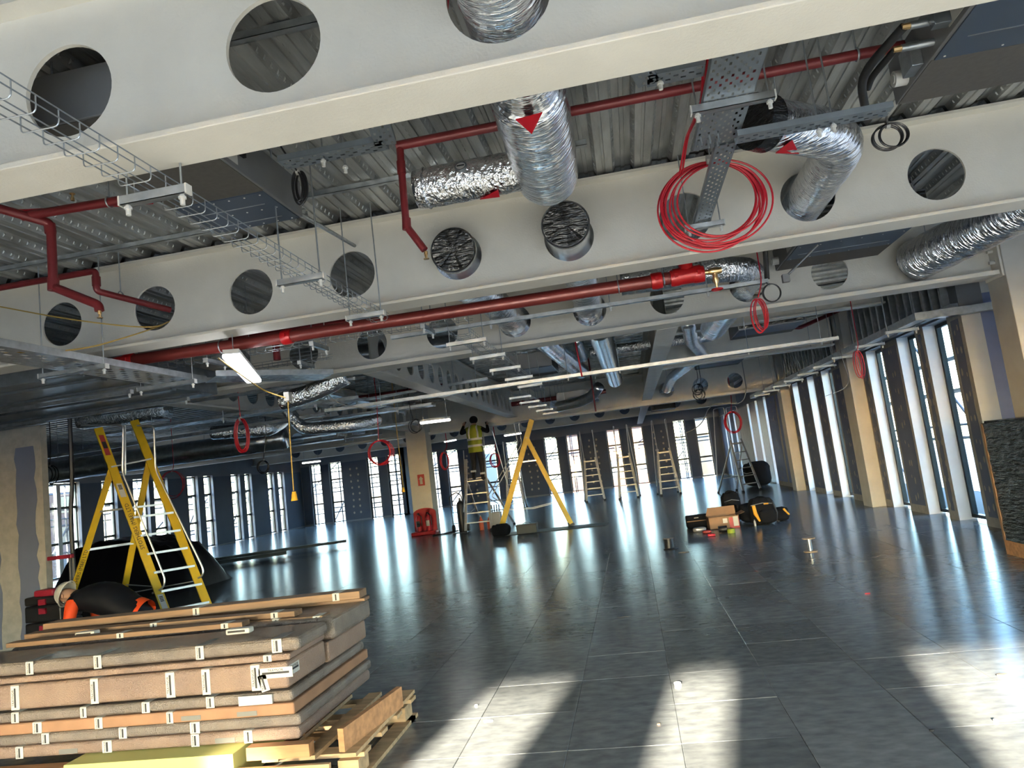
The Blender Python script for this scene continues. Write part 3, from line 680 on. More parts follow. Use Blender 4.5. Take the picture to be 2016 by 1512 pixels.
duct('foil duct emerging below the third beam, running away right of centre', [(1.58, 9.0, 3.34), (1.52, 11.3, 3.30)], 0.19)
duct('foil duct slanting down to the right beam end beside the cream column', [PY(1798, 515, 8.58), PZ(2016, 395, 3.42) + V((.35, -.25, 0.05))], 0.235, b=0.05)
sp = thing('spiral_duct', 'galvanised spiral duct with flexible ribbed neck at centre, behind third beam', 'duct', (-0.15, 12, 3.1))
p = []; rs = []
for i in range(240):
    y = 9.0 + 0.033 * i; p.append(V((-0.22 + 0.012 * i * 0.033, y, 3.40 - 0.012 * i * 0.033))); rs.append(0.172 + (0.010 if i < 40 else 0.0035) * (1 if i % 3 == 0 else 0))
MB().tube(p, rs, 24).build('body', 'spiral_duct', sp, True)
duct('blue-lit foil duct slanting away left of the spiral duct', [(-1.1, 9.2, 3.36), (-0.75, 14.2, 3.3)], 0.16)
duct('small foil duct stub between spiral duct and brace', [(-0.62, 12.0, 3.55), (-0.62, 13.4, 3.45)], 0.09)
duct('crinkled foil cross duct behind the diagonal brace, upper one', [(-1.1, 10.2, 3.62), (0.50, 10.2, 3.62)], 0.10, 'foil_rough')
duct('crinkled foil cross duct behind the smooth cream beam, lower one', [(-0.5, 13.6, 3.55), (1.8, 13.6, 3.52)], 0.09, 'foil_rough')
duct('foil duct bending right of smooth cream beam toward round opening', [(1.15, 11.2, 3.45), (1.35, 13.0, 3.4), (1.7, 14.6, 3.35), (1.25, 17.5, 3.25), (1.25, 20.4, 3.22)], 0.12)
duct('foil duct curling low at centre near the far beam', [(-1.55, 16.8, 2.85), (-0.75, 16.5, 2.9), (-0.48, 16.2, 3.15)], 0.12, 'spiral_duct', 0.4)
duct('dark foil duct along the left end of the far cream beam', [PY(640, 705, 9.6), PY(900, 652, 9.6) + V((0, 1.2, 0.05))], 0.14, 'spiral_duct')
duct('spiral duct crossing the left bay behind the yellow stepladder', [(-13.5, 14.5, 2.75), (-8.5, 14.5, 2.78), (-7.4, 14.7, 2.82)], 0.24, 'spiral_duct', name='spiral_duct')
duct('bent foil duct at left of centre above hanging red ring', [PY(560, 800, 12), PY(596, 845, 12), PY(690, 838, 12), (PY(690, 838, 12) + V((.3, .6, .1)))], 0.11, 'foil_rough', 0.15)
duct('foil elbow above the left red coil', [PY(420, 852, 12.2), PY(530, 845, 12.2), PY(555, 830, 12.9)], 0.13, 'foil_rough', 0.2)
duct('crinkled foil duct above the small grey junction box', [PY(555, 790, 9.4), PY(620, 772, 9.4), PY(680, 740, 9.4)], 0.13, 'foil_rough', 0.2)
duct('foil duct in the dark bay above the yellow ladder', [PY(0, 775, 8.6) + V((-1, 0, 0)), PY(120, 760, 8.6)], 0.16, 'foil_rough')
duct('dark duct behind the top of the near yellow stepladder', [PY(160, 828, 11.0), PY(330, 808, 11.0)], 0.16, 'foil_rough')

# ---- fan coil units
def fcu(label, x0, x1, y0, y1, z0, z1, end=-1, film=False, name='fan_coil_unit', detail=True):
    root = thing(name, label, 'fan coil', ((x0 + x1) / 2, (y0 + y1) / 2, z0))
    MB().box((x0, y0, z0), (x1, y1, z1)).build('casing', 'fcu_grey', root, bevel=0.004)
    ys = y0 + (y1 - y0) * 0.68
    if end > 0: MB().box((x0 + .01, y0 + .01, z0 - 0.004), (x1 - .015, ys, z0)).build('underside_lining', 'fcu_brown', root); pa, pb = ys + 0.01, y1 - .01
    else: MB().box((x0 + .01, ys, z0 - 0.004), (x1 - .01, y1 - .01, z0)).build('underside_lining', 'fcu_brown', root); pa, pb = y0 + .01, ys - .01
    sy = y0 + .58 if end > 0 else y1 - .2
    ap = MB().box((x0 + .02, pa, z0 - 0.008), (x1 - .02, pb, z0)).build('access_panel', 'fcu_blue', root)
    if detail:
        ms = MB(); n = 6
        for i in range(n):
            for yy in (pa + .03, (pa + pb) / 2, pb - .03): ms.cyl((x0 + .06 + (x1 - x0 - .12) * i / (n - 1), yy, z0 - 0.011), (x0 + .06 + (x1 - x0 - .12) * i / (n - 1), yy, z0 - 0.007), 0.006, 6)
        ms.build('screw', 'plastic_white', ap)
        for yy in (pa + (pb - pa) * .33, pa + (pb - pa) * .8): MB().box((x0 + .1, yy, z0 - 0.0105), (x1 - .1, yy + .008, z0 - 0.008)).build('seam', 'galv', ap)
        xe = x1 if end > 0 else x0; s = 1 if end > 0 else -1
        MB().cyl((xe, sy, z0 + .07), (xe + s * .07, sy, z0 + .07), 0.045, 16).cyl((xe + s * .07, sy, z0 + .07), (xe + s * .075, sy, z0 + .07), 0.025, 12).build('spigot', 'plastic_white', root, True)
        for (yy, zz, w_, h_) in ((.35, .12, .07, .07), (.55, .16, .05, .09), (.8, .10, .05, .05)): MB().box((xe, y0 + yy, z0 + zz), (xe + s * .02, y0 + yy + w_, z0 + zz + h_)).build('knockout', 'black_plastic', root)
        MB().box((xe, y0 + .45, z0 + .03), (xe + s * .002, y0 + .78, z0 + .10)).build('data_plate', 'tape_white', root)
    if film: MB().box((x0 + .01, y0 - .012, z0 + .02), (x1 - .01, y0, z1 - .02)).build('black_cover', 'black_film', root)
    for (xx, yy) in ((x0 + .06, y0 + .1), (x1 - .06, y0 + .1), (x0 + .06, y1 - .1), (x1 - .06, y1 - .1)): MB().cyl((xx, yy, z1), (xx, yy, ZR), 0.005, 6).build('threaded_rod', 'galv', root)
    return root
fcu('grey fan coil unit behind the wire basket with dark underside and blue panel', -2.62, -1.98, 2.85, 4.45, 3.40, 3.66, 1)
f2 = fcu('large grey fan coil unit cropped by the upper right corner', 1.86, 3.4, 2.9, 4.43, 3.40, 3.66, -1)
MB().box((1.72, 3.36, 3.47), (1.86, 3.58, 3.60)).build('control_box', 'galv', f2, bevel=.004); MB().box((1.78, 3.64, 3.44), (1.86, 3.70, 3.62)).build('valve_bracket', 'galv_dark', f2, bevel=.003); MB().box((1.80, 4.0, 3.42), (1.86, 4.14, 3.56)).build('drain_box', 'galv', f2, bevel=.003)
for (yy, zz, r_) in ((3.72, 3.50, 0.022), (3.86, 3.46, 0.022)):
    MB().cyl((1.86, yy, zz), (1.70, yy, zz), 0.02, 10).build('valve_body', 'galv', f2, True); MB().cyl((1.70, yy, zz), (1.66, yy, zz), 0.017, 8).build('union', 'brass', f2, True)
tag(MB().tube(bend([(1.67, 3.72, 3.50), PZ(1712, 128, 3.46), PZ(1694, 165, 3.42), PZ(1704, 215, 3.32)], 0.08), 0.024, 10).build('insulated_pipe', 'rubber_black', None, True), 'thick black insulated pipe bending at the right fan coil unit, upper one', 'pipe', 'black insulated pipes')
tag(MB().tube(bend([(1.67, 3.86, 3.46), PZ(1716, 152, 3.45), PZ(1708, 175, 3.42)], 0.05), 0.018, 10).build('insulated_pipe', 'rubber_black', None, True), 'thin black insulated pipe at right fan coil unit, lower one', 'pipe', 'black insulated pipes')
f3 = fcu('grey fan coil unit between second and third beams, over the round opening', 1.93, 3.05, 7.0, 8.42, 3.40, 3.64, -1, True)
tag(MB().tube(bend([(1.9, 7.3, 3.52), (1.62, 7.3, 3.5), (1.6, 7.4, 3.1)], 0.05), 0.025, 8).build('insulated_pipe', 'rubber_black', None, True), 'black insulated pipe hanging left of the middle fan coil unit', 'pipe', 'black insulated pipes')
tag(MB().cyl(PY(1610, 482, 7.3), PY(1552, 540, 7.3), 0.012, 8).build('conduit', 'fcu_grey', None, True), 'short grey conduit slanting from the middle fan coil unit to a small box', 'conduit')
tag(MB().box(PY(1540, 540, 7.3), PY(1554, 556, 7.36)).build('junction_box', 'fcu_grey', bevel=.003), 'small grey square box on the conduit below the middle fan coil', 'box')
fcu('black-faced fan coil unit behind the hanging thin red cables', 2.0, 3.05, 11.9, 12.9, 3.30, 3.56, -1, True, detail=False)
fcu('black-faced fan coil unit near the small round opening of the far beam', 1.75, 2.75, 16.2, 17.1, 3.30, 3.56, -1, True, detail=False)
fcu('pale fan coil unit left of the blue-lit foil duct', -1.85, -1.12, 12.2, 13.4, 3.22, 3.48, -1, detail=False)
fcu('pale fan coil unit hung low at centre before the far beam', -1.6, -0.6, 17.4, 18.6, 3.02, 3.24, -1, detail=False)
fcu('small fan coil unit in front of the far right windows', 1.0, 1.9, 27.2, 27.9, 3.05, 3.3, -1, True, detail=False)

# ---- red pipes
def pipe(label, runs, name='sprinkler_pipe', m='pipe_dark_red', cat='pipe', group=None):
    root = thing(name, label, cat, V(runs[0][0][0]), group)
    for pts, r, b in runs: MB().tube(bend(pts, b), r, 14).build('pipe_run', m, root, True)
    return root
def head(parent, p, up=False):
    p = V(p); s = 1 if up else -1
    MB().cyl(p, p + V((0, 0, s * .02)), 0.012, 8).cyl(p + V((0, 0, s * .02)), p + V((0, 0, s * .045)), 0.006, 6).cyl(p + V((0.009, 0, s * .015)), p + V((0.004, 0, s * .045)), 0.003, 5).cyl(p + V((-.009, 0, s * .015)), p + V((-.004, 0, s * .045)), 0.003, 5).cyl(p + V((0, 0, s * .045)), p + V((0, 0, s * .049)), 0.018, 12).build('sprinkler_head', 'brass', parent, True)
def sock(parent, p, q, r, m='pipe_dark_red'): MB().cyl(p, q, r, 12).build('socket', m, parent, True)
def clip(parent, p, r, axis='x', zt=ZR):
    p = V(p); n = 20; pts = [p + (V((0, r * math.cos(2 * PI * i / n), r * math.sin(2 * PI * i / n))) if axis == 'x' else V((r * math.cos(2 * PI * i / n), 0, r * math.sin(2 * PI * i / n)))) for i in range(n)]
    MB().tube(pts, 0.006, 6, closed=True).build('pipe_clip', 'galv', parent, True); MB().cyl(p + V((0, 0, r)), (p.x, p.y, zt), 0.005, 6).build('threaded_rod', 'galv', parent)
s1 = pipe('dark red sprinkler pipe spanning behind the T-shaped duct to the right fan coil', [([(-1.17, 4.12, 3.605), (1.83, 4.12, 3.605)], 0.03, .05), ([(-1.15, 4.12, 3.605), PY(790, 330, 4.12), PY(800, 445, 4.12), PY(836, 492, 4.12)], 0.023, .03)])
clip(s1, (-0.50, 4.12, 3.605), 0.034); clip(s1, (1.58, 4.12, 3.605), 0.034); q = PY(838, 495, 4.12); head(s1, q); sock(s1, PY(789, 318, 4.12), PY(791, 342, 4.12), 0.028); sock(s1, PY(800, 430, 4.12), PY(801, 452, 4.12), 0.028)
s2 = pipe('dark red sprinkler pipe dropping at far left with brass head below', [([PY(-80, 388, 3.8), PY(60, 428, 4.05), PY(100, 440, 4.12), PY(105, 565, 4.15), PY(194, 600, 4.15), PY(196, 612, 4.15)], 0.030, .035), ([PY(45, 426, 4.05), PY(275, 388, 4.05)], 0.030, .03)])
head(s2, PY(196, 612, 4.15)); head(s2, PY(143, 395, 4.05), True); clip(s2, PY(215, 398, 4.05), 0.034); sock(s2, PY(105, 548, 4.15), PY(105, 572, 4.15), 0.036); sock(s2, PY(97, 440, 4.12), PY(100, 460, 4.13), 0.036)
s3 = pipe('dark red sprinkler pipe stepping down into the beam opening at left', [([PY(-30, 572, 5.2), PY(188, 533, 5.2), PY(190, 573, 5.2), PY(335, 610, 5.75)], 0.027, .035)]); clip(s3, PY(238, 582, 5.4), 0.034)
sock(s3, PY(189, 545, 5.2), PY(190, 563, 5.2), 0.034)
pm = thing('fire_main', 'long thick red fire main pipe with couplings and brass valve, between the beams', 'pipe', (-2, 6.3, 2.95))
A, B = PY(250, 711, 6.3), PY(1300, 552, 6.3)
zc = 3.02; A = V((A.x, 6.3, 3.045)); B = V((B.x, 6.3, 3.005))
MB().cyl(A, B, 0.057, 24).build('pipe_run', 'pipe_red', pm, True)
MB().tube(bend([A + V((-.02, 0, 0)), A + V((-.16, 0, 0)), A + V((-.20, 0.25, 0.03))], .12), 0.060, 20).build('elbow', 'coupling_red', pm, True)
MB().cyl(A + V((.05, 0.0, 0.05)), A + V((.05, 0.0, .5)), 0.03, 12).build('riser', 'pipe_dark_red', pm, True)
dx = (B - A).normalized()
for t in (0.02, 1.35, 4.78): pass
def coupling(x):
    c = A + dx * (x - A.x) / dx.x
    k = MB().lathe([(0.058, -.05), (0.070, -.046), (0.074, -.02), (0.074, .02), (0.070, .046), (0.058, .05)], c, 24, 'x').build('coupling', 'coupling_red', pm, True)
    for s in (-1, 1): MB().box(c + V((-.015, -.088, -.012 + s * .0)), c + V((.015, -.07, .02))).build('bolt_lug', 'coupling_red', k); break
for x in (A.x + 0.03, PY(566, 668, 6.3).x, PY(1292, 548, 6.3).x, PY(1330, 545, 6.3).x, PY(1375, 540, 6.3).x): coupling(x)
xa, xb = PY(1325, 545, 6.3).x, PY(1380, 540, 6.3).x
MB().cyl((xa, 6.3, 3.01), (xb, 6.3, 3.01), 0.075, 24).build('tee_body', 'coupling_red', pm, True)
MB().cyl(((xa + xb) / 2, 6.3, 3.01), ((xa + xb) / 2, 6.3, 3.14), 0.062, 20).build('tee_branch', 'coupling_red', pm, True)
MB().cyl((B.x - .1, 6.3, 3.008), (xa, 6.3, 3.01), 0.057, 20).build('pipe_end', 'pipe_red', pm, True)
xv = PY(1407, 538, 6.3).x
vb = MB().cyl((xb, 6.3, 3.01), (xv - .03, 6.3, 3.01), 0.022, 12).lathe([(0.018, -.06), (0.03, -.04), (0.035, 0), (0.03, .04), (0.028, .06)], (xv, 6.3, 3.01), 12, 'x').lathe([(0.008, -.16), (0.012, -.12), (0.028, -.09), (0.022, -.05), (0.03, 0)], (xv, 6.3, 3.01), 12, 'z').build('brass_valve', 'brass', pm, True)
MB().tube([V((xv + .045 * math.cos(t * PI / 10), 6.3 + .045 * math.sin(t * PI / 10), 2.845)) for t in range(20)], 0.007, 6, closed=True).bar((xv - .045, 6.3, 2.845), (xv + .045, 6.3, 2.845), .012, .006).build('handwheel', 'coupling_red', vb, True)
for x in (PY(437, 690, 6.3).x, PY(1217, 562, 6.3).x, PY(1306, 548, 6.3).x): c = A + dx * (x - A.x) / dx.x; clip(pm, c, 0.061)
pipe('dark red sprinkler pipe beside the black-faced fan coil, bending up to the facade', [([(2.9, 13.0, 3.42), PY(1575, 645, 13.0), PY(1665, 605, 14.2)], 0.035, .06)])
pipe('dark red pipe crossing at centre behind the dense-holed beam', [([(-2.9, 18.5, 3.22), (-0.4, 18.5, 3.22)], 0.06, .1)])
pipe('dark red pipe in the bay left of the dense-holed beam', [([(-6.0, 13.5, 3.3), (-3.4, 13.5, 3.3)], 0.05, .1)])
pipe('dark red sprinkler drop between the diagonal brace and spiral duct', [([V((PY(1128, 650, 10.2).x, 10.2, ZR)), PY(1128, 650, 10.2), PY(1146, 742, 10.2)], 0.012, .02)], m='cable_red')
pipe('thin dark rod-like drop pipe at centre before the far beam', [([V((PY(1166, 762, 16).x, 16, ZR)), PY(1166, 762, 16), PY(1173, 810, 16)], 0.018, .02)])
pipe('dark red pipe between smooth cream beam and far right fan coil', [([(0.9, 15.4, 3.4), (2.2, 15.4, 3.42)], 0.06, .1)])
pipe('dark red sprinkler pipe seen through the left openings of second beam', [([(-4.3, 7.4, 3.35), (-2.6, 7.4, 3.35)], 0.045, .1), ([(-3.75, 7.4, 3.35), (-3.75, 7.4, 3.05)], 0.04, .05)])

# ---- cable coils
def coil(label, c, r, loops, m, cr, plane='y', squash=1.0, tail=(), name='cable_coil', group=None, spread=0.02, tie=True, tilt=0.0, n=40):
    c = V(c); root = thing(name, label, 'cable', c - V((0, 0, r)), group)
    ax = V((math.cos(tilt), math.sin(tilt), 0))
    for k in range(loops):
        rr = r * (1 - random.uniform(0, spread * 5)); off = V((-ax.y, ax.x, 0)) * random.uniform(-spread, spread) * 1.2; cc = c + V((0, 0, (r - rr) * random.uniform(.2, 1))) + ax * random.uniform(-spread, spread)
        e = squash * random.uniform(.93, 1.07)
        MB().tube([cc + off + ax * rr * e * math.cos(2 * PI * i / n) + V((0, 0, rr * math.sin(2 * PI * i / n))) for i in range(n)], cr, 6, closed=True).build('loop', m, root, True)
    for pts in tail: MB().tube(bend(pts, .08), cr, 6).build('lead', m, root, True)
    if tie: MB().lathe([(cr * loops * .55 + .006, -.012), (cr * loops * .55 + .006, .012)], c + V((0, 0, r * .98)), 10, 'x').build('cable_tie', 'tape_white', root)
    return root
CR = PY(1408, 402, 4.75)
coil('big bright red cable coil hanging in front of the second beam', CR, 0.31, 9, 'cable_red', 0.0068, squash=1.12, spread=0.042,
     tail=[[CR + V((-.20, -.01, .24)), (0.62, 4.45, 3.45), (0.63, 3.75, 3.32), (0.62, 3.3, 3.42), (0.62, 2.7, 3.55)], [CR + V((-.18, .0, .25)), (0.635, 4.45, 3.46), (0.642, 3.75, 3.32), (0.64, 3.3, 3.42), (0.62, 2.72, 3.56)]], n=56)
bc = PY(1752, 270, 4.8)
coil('black cable coil tied under the tray beside the right fan coil', bc, 0.085, 5, 'cable_black', 0.006, squash=1.1, spread=.02, tail=[[bc + V((0, 0, .09)), PY(1745, 225, 4.4), PY(1725, 212, 4.25)]])
b1 = PY(590, 370, 4.1)
coil('black cable coil hanging narrow under the left fan coil unit end', b1, 0.11, 5, 'cable_black', 0.006, squash=.35, spread=.02, tail=[[b1 + V((0, 0, .1)), b1 + V((-.02, -.3, .25))]])
b2 = PY(1516, 578, 7.2)
coil('small black cable ring under the middle fan coil unit', b2, 0.09, 3, 'cable_black', 0.005, tail=[[b2 + V((0, 0, .09)), PY(1508, 556, 7.2)]])
for lab, c, r_, lp, sq, top in (('thin red cable loops hanging below the middle fan coil unit', PY(1497, 622, 7.2), 0.17, 4, .38, PY(1500, 556, 7.2)), ('red cable coil hanging over the left bay, tallest of the left two', PY(476, 858, 9.5), 0.25, 9, .42, PY(468, 770, 9.5)),
    ('red cable ring hanging at left of centre under a rail', PY(748, 892, 11.5), 0.22, 6, 1.0, PY(742, 798, 11.5)), ('red cable coil hanging over the tall silver ladder at the right facade', PY(1443, 832, 22.5), 0.34, 4, .75, PY(1440, 785, 22.5)),
    ('slack red cable hank hanging on the right facade trunking', PY(1692, 718, 11.5), 0.22, 4, .25, PY(1690, 680, 11.5)), ('large thin red cable ring behind the near yellow stepladder', PY(340, 955, 14), 0.30, 3, .95, PY(342, 920, 14)),
    ('dark red cable coil right of the column sign', PY(876, 908, 21), 0.27, 4, .45, PY(880, 880, 21)), ('dark cable coil behind the man on the ladder', PY(974, 907, 21), 0.22, 4, .7, PY(976, 880, 21))):
    coil(lab, c, r_, lp, 'cable_red', 0.006 if c.y < 20 else .012, squash=sq, tail=[[c + V((0, 0, r_)), top, V((top.x, top.y, ZR))]], spread=.03)
for lab, c, r_, top in (('black cable coil hanging at right of centre before the far windows', PY(1376, 778, 16), .13, PY(1380, 750, 16)), ('black cable ring beside the far right opening, larger of two', PY(1372, 767, 16.4), .13, PY(1374, 745, 16.4)), ('dark cable coil hanging at left beside the partition', PY(98, 935, 11), .16, PY(100, 890, 11)), ('dark loose cable loop left of the column with the fire sign', PY(815, 840, 13), .14, PY(806, 800, 13)), ('dark cable bundle hanging between left windows and red coil', PY(520, 920, 12), .13, PY(524, 850, 12))):
    coil(lab, c, r_, 3, 'cable_black', 0.007, squash=.9, tail=[[c + V((0, 0, r_)), top, V((top.x, top.y, ZR))]], spread=.05)
def cable(label, pts, m, r, b=.3, cat='cable', name='cable'): return tag(MB().tube(bend(pts, b, 8), r, 6).build(name, m, None, True), label, cat)
cable('red cables draped along the deck into the left fan coil', [PY(-20, 418, 4.1), PY(120, 412, 4.1), PY(300, 398, 4.1)], 'cable_red', .012)
cable('pair of red cables running from the angled tray over the T-shaped duct', [(-1.0, 3.6, 3.50), (-0.62, 3.2, 3.6), (-0.45, 2.7, 3.64)], 'cable_red', .009)
cable('yellow cable slung high across the left of the second beam', [PY(-20, 600, 5.0), PY(140, 630, 5.0), PY(300, 648, 5.3), PY(335, 632, 5.8)], 'cable_yellow', .006)
cable('yellow cable sagging lower across the left of the second beam', [PY(-20, 696, 5.0), PY(160, 690, 5.0), PY(262, 660, 5.2), PY(320, 640, 5.8)], 'cable_yellow', .006)
cable('yellow flex from the fluorescent batten to the grey junction box', [PZ(430, 705, 2.74), PZ(470, 735, 2.72), PY(520, 770, 7.0), PY(562, 783, 7.0)], 'cable_yellow', .007)
cable('long black hose hanging from the ceiling beside the near stepladder', [PY(136, 800, 8.8), PY(143, 950, 8.8), PY(138, 1020, 8.8), PY(148, 1150, 8.8), PY(150, 1180, 8.8)], 'cable_black', .028, .6)
cable('slack grey cable looping on the right facade', [V((PY(1655, 700, 13).x, 13, ZR)), PY(1655, 700, 13), PY(1678, 760, 13), PY(1625, 780, 13)], 'cable_grey', .006, .5)
cable('slack grey cable falling from the ceiling to a far right window', [V((PY(1475, 800, 20).x, 20, ZR)), PY(1475, 800, 20), PY(1400, 790, 20), PY(1380, 840, 22), PY(1330, 860, 22)], 'cable_grey', .012, .8)
cable('grey cable drooping under the foil duct at left of centre', [PY(630, 757, 9.5), PY(660, 795, 9.5), PY(720, 805, 9.5), PY(760, 798, 9.8)], 'cable_grey', .008, .5)

# ---- festoon lighting and battens
def batten(label, a, b, w=0.11, m='lamp_on', h=.045):
    a, b = V(a), V(b); root = thing('light_batten', label, 'light', (a + b) / 2); d = (b - a); u = d.cross(V((0, 0, 1))).normalized()
    MB().obox((a + b) / 2 + V((0, 0, h * .8)), d * .5, u * w * .45, V((0, 0, h * .45))).build('spine', 'plastic_white', root)
    MB().obox((a + b) / 2, d * .5, u * w * .5, V((0, 0, h * .5))).build('diffuser', m, root, bevel=.015)
    for t in (.1, .9): p = a.lerp(b, t); MB().cyl(p + V((0, 0, h)), (p.x, p.y, ZR), .004, 5).build('hanger', 'galv', root)
    return root
batten('glowing fluorescent batten hanging under the thick red pipe', PZ(455, 700, 2.78), PZ(500, 750, 2.78), .15)
batten('glowing light tube in front of the man on the ladder', PY(828, 833, 13.0), PY(886, 826, 13.0), .10, 'lamp_on_far')
batten('glowing light tube near the far windows behind the yellow A-frame', PY(993, 858, 24), PY(1026, 853, 24), .12, 'lamp_on_far')
batten('glowing light tube low over the left far windows', PY(596, 912, 24), PY(630, 908, 24), .12, 'lamp_on_far')
batten('glowing light tube behind the near stepladder', PY(282, 918, 19), PY(312, 914, 19), .12, 'lamp_on_far')
batten('faint light tube behind the ladder handrails near the column', PY(875, 870, 26), PY(898, 866, 26), .12, 'lamp_on_far')
jb = tag(MB().box(PY(559, 790, 7.0), PY(575, 772, 7.08)).build('junction_box', 'bucket', bevel=.004), 'pale grey junction box on the yellow festoon cable', 'box')
pn = thing('pendant_socket', 'yellow pendant socket hanging on a long yellow cord at left', 'socket', PY(580, 985, 7.05))
MB().tube([PY(567, 790, 7.05), PY(572, 880, 7.05), PY(578, 966, 7.05)], .006, 6).build('cord', 'cable_yellow', pn, True)
c = PY(580, 984, 7.05); MB().lathe([(.020, .085), (.024, .06), (.026, .06), (.030, .02), (.036, -.005), (.034, -.01)], c, 16).build('body', 'socket_yellow', pn, True); MB().cyl(c + V((0, 0, .06)), c + V((0, 0, .095)), .018, 12).build('gland', 'black_plastic', pn, True)
pn = thing('pendant_socket', 'small yellow pendant socket hanging just left of the fire-sign column', 'socket', PY(794, 968, 14))
MB().tube([V((PY(781, 845, 14).x, 14, ZR)), PY(781, 845, 14), PY(794, 958, 14)], .008, 6).build('cord', 'cable_yellow', pn, True); c = PY(794, 966, 14); MB().lathe([(.025, .07), (.03, .03), (.045, -.03)], c, 12).build('body', 'socket_yellow', pn, True)

# ---- galvanised trunking along the right facade
tk = thing('cable_trunking', 'galvanised trunking turning and running along the right facade over the windows', 'trunking', (3.95, 14, 2.78))
MB().box((3.88, 9.88, 2.79), (4.03, 23.0, 2.89)).build('trunk_run', 'galv', tk, bevel=.002)
MB().box((4.03, 9.88, 2.79), (5.9, 10.03, 2.89)).build('trunk_bend', 'galv', tk, bevel=.002)
for i in range(9): y = 10.6 + i * 1.35; trapeze(tk, (3.74, y, 2.765), (4.17, y, 2.765))
# ---- wide trays and ducting in the dark left bay
t5 = thing('cable_tray', 'wide dull galvanised tray with bright lip in the dark left bay', 'cable tray', (-4.6, 6.6, 2.75))
tray('', (-4.55, 3.6, 2.84), (-4.55, 6.95, 2.84), 0.42, .06, parent=t5, cell=(.03, .03), m='galv')
trapeze(t5, (-4.9, 5.35, 2.80), (-4.25, 5.35, 2.80)); trapeze(t5, (-4.9, 6.6, 2.80), (-4.25, 6.6, 2.80))
tray('', (-4.3, 6.95, 2.86), (-3.4, 7.9, 2.86), 0.42, .06, parent=t5, cell=(.03, .03), m='galv')
lv = thing('rectangular_duct', 'broad flat galvanised duct underside hung on rods at far left', 'duct', (-6.3, 7.2, 2.86))
MB().box((-9.2, 5.95, 2.90), (-5.0, 8.22, 3.2)).build('body', 'galv_dark', lv, bevel=.01)
for i in range(4): MB().box((-9.2, 6.2 + .55 * i, 2.875), (-5.0, 6.28 + .55 * i, 2.90)).build('stiffener', 'galv_dark', lv)
trapeze(lv, (-9.0, 7.9, 2.85), (-5.2, 7.9, 2.85)); trapeze(lv, (-9.0, 6.9, 2.85), (-5.2, 6.9, 2.85))
for i, (a, b, w_) in enumerate((((-8.5, 10.6, 2.89), (-4.0, 10.6, 2.89), .35), ((-9.5, 16.5, 2.9), (-4.2, 16.5, 2.9), .4), ((-12.5, 18.5, 2.9), (-6.6, 18.5, 2.9), .4), ((-5.0, 9.2, 3.14), (-5.0, 15.5, 3.14), .35), ((-8.0, 13.3, 2.92), (-3.6, 13.3, 2.92), .3))):
    labs = ('galvanised tray crossing the dim left bay, nearest of four', 'galvanised tray crossing the dim left bay before the column', 'galvanised tray low over the left far floor', 'galvanised tray running away over the hanging red coil', 'galvanised tray crossing the dim left bay over the red ring')
    t_ = tray(labs[i], a, b, w_, .05, cell=(.04, .04), m='galv'); a, b = V(a), V(b)
    for t in (.15, .5, .85): p = a.lerp(b, t); u = (b - a).normalized().cross(V((0, 0, 1))); trapeze(t_, p - u * (w_ / 2 + .08) - V((0, 0, .03)), p + u * (w_ / 2 + .08) - V((0, 0, .03)))

# ================================================================== LADDERS
def stile(root, a, b, w, t, up, m, foot=True, name='stile', flip=False):
    a, b = V(a), V(b); w, t = (t, w) if flip else (w, t); o = MB().bar(a + (b - a).normalized() * .03, b, w, t, up).build(name, m, root)
    if foot: MB().bar(a, a + (b - a).normalized() * .06, w * 1.3, t * 1.15, up).build('rubber_foot', 'black_plastic', o)
    return o
def stepladder(label, F1, F2, T1, T2, R1, R2, m, sw=.085, stt=.03, nst=6, zp=1.75, joint=.8, rails=(), group=None, name='stepladder', tread_m='alu', m2=None, dstep=.25, flip=False):
    F1, F2, T1, T2, R1, R2 = map(V, (F1, F2, T1, T2, R1, R2)); root = thing(name, label, 'ladder', (F1 + F2 + R1 + R2) / 4, group)
    u = (F2 - F1).normalized(); J1 = F1.lerp(T1, joint); J2 = F2.lerp(T2, joint)
    st = [stile(root, F1, T1, stt, sw, u.cross(T1 - F1).cross(T1 - F1), m, flip=flip), stile(root, F2, T2, stt, sw, u.cross(T2 - F2).cross(T2 - F2), m, flip=flip)]
    for (a, b) in ((R1, J1), (R2, J2)): stile(root, a, b, stt * .9, sw * .75, u.cross(b - a).cross(b - a), m2 or m, flip=flip)
    at = lambda A, B, z: A.lerp(B, (z - A.z) / (B.z - A.z)); back = (R1 - F1); back.z = 0; back.normalize()
    z = dstep
    while z < zp - .1:
        a, b = at(F1, T1, z), at(F2, T2, z); MB().obox((a + b) / 2, (b - a) / 2, back * .04, V((0, 0, .014))).build('tread', tread_m, root); z += dstep
    a, b, c, d = at(F1, T1, zp), at(F2, T2, zp), at(R2, J2, zp), at(R1, J1, zp)
    MB().prism([a, b, c, d], (0, 0, .025)).build('platform', tread_m, root)
    for zz in (.45, 1.15):
        if zz < zp - .3: MB().bar(at(R1, J1, zz), at(R2, J2, zz), .03, .03).build('rear_rung', tread_m, root)
    for (A, B, C, D) in ((F1, T1, R1, J1), (F2, T2, R2, J2)):
        p, q = at(A, B, .55), at(C, D, .6); mid = (p + q) / 2 - V((0, 0, .06)); MB().bar(p, mid, .02, .012).bar(mid, q, .02, .012).build('spreader', 'alu_dull', root)
    MB().bar(J1 - u * .02, J2 + u * .02, .05, .02).build('hinge_plate', 'alu_dull', root)
    for pts in rails: MB().tube(bend(pts, .08), .0125, 8).build('handrail', 'alu', root, True)
    return root, st
def pz0(x, y): return PZ(x, y, 0.0)
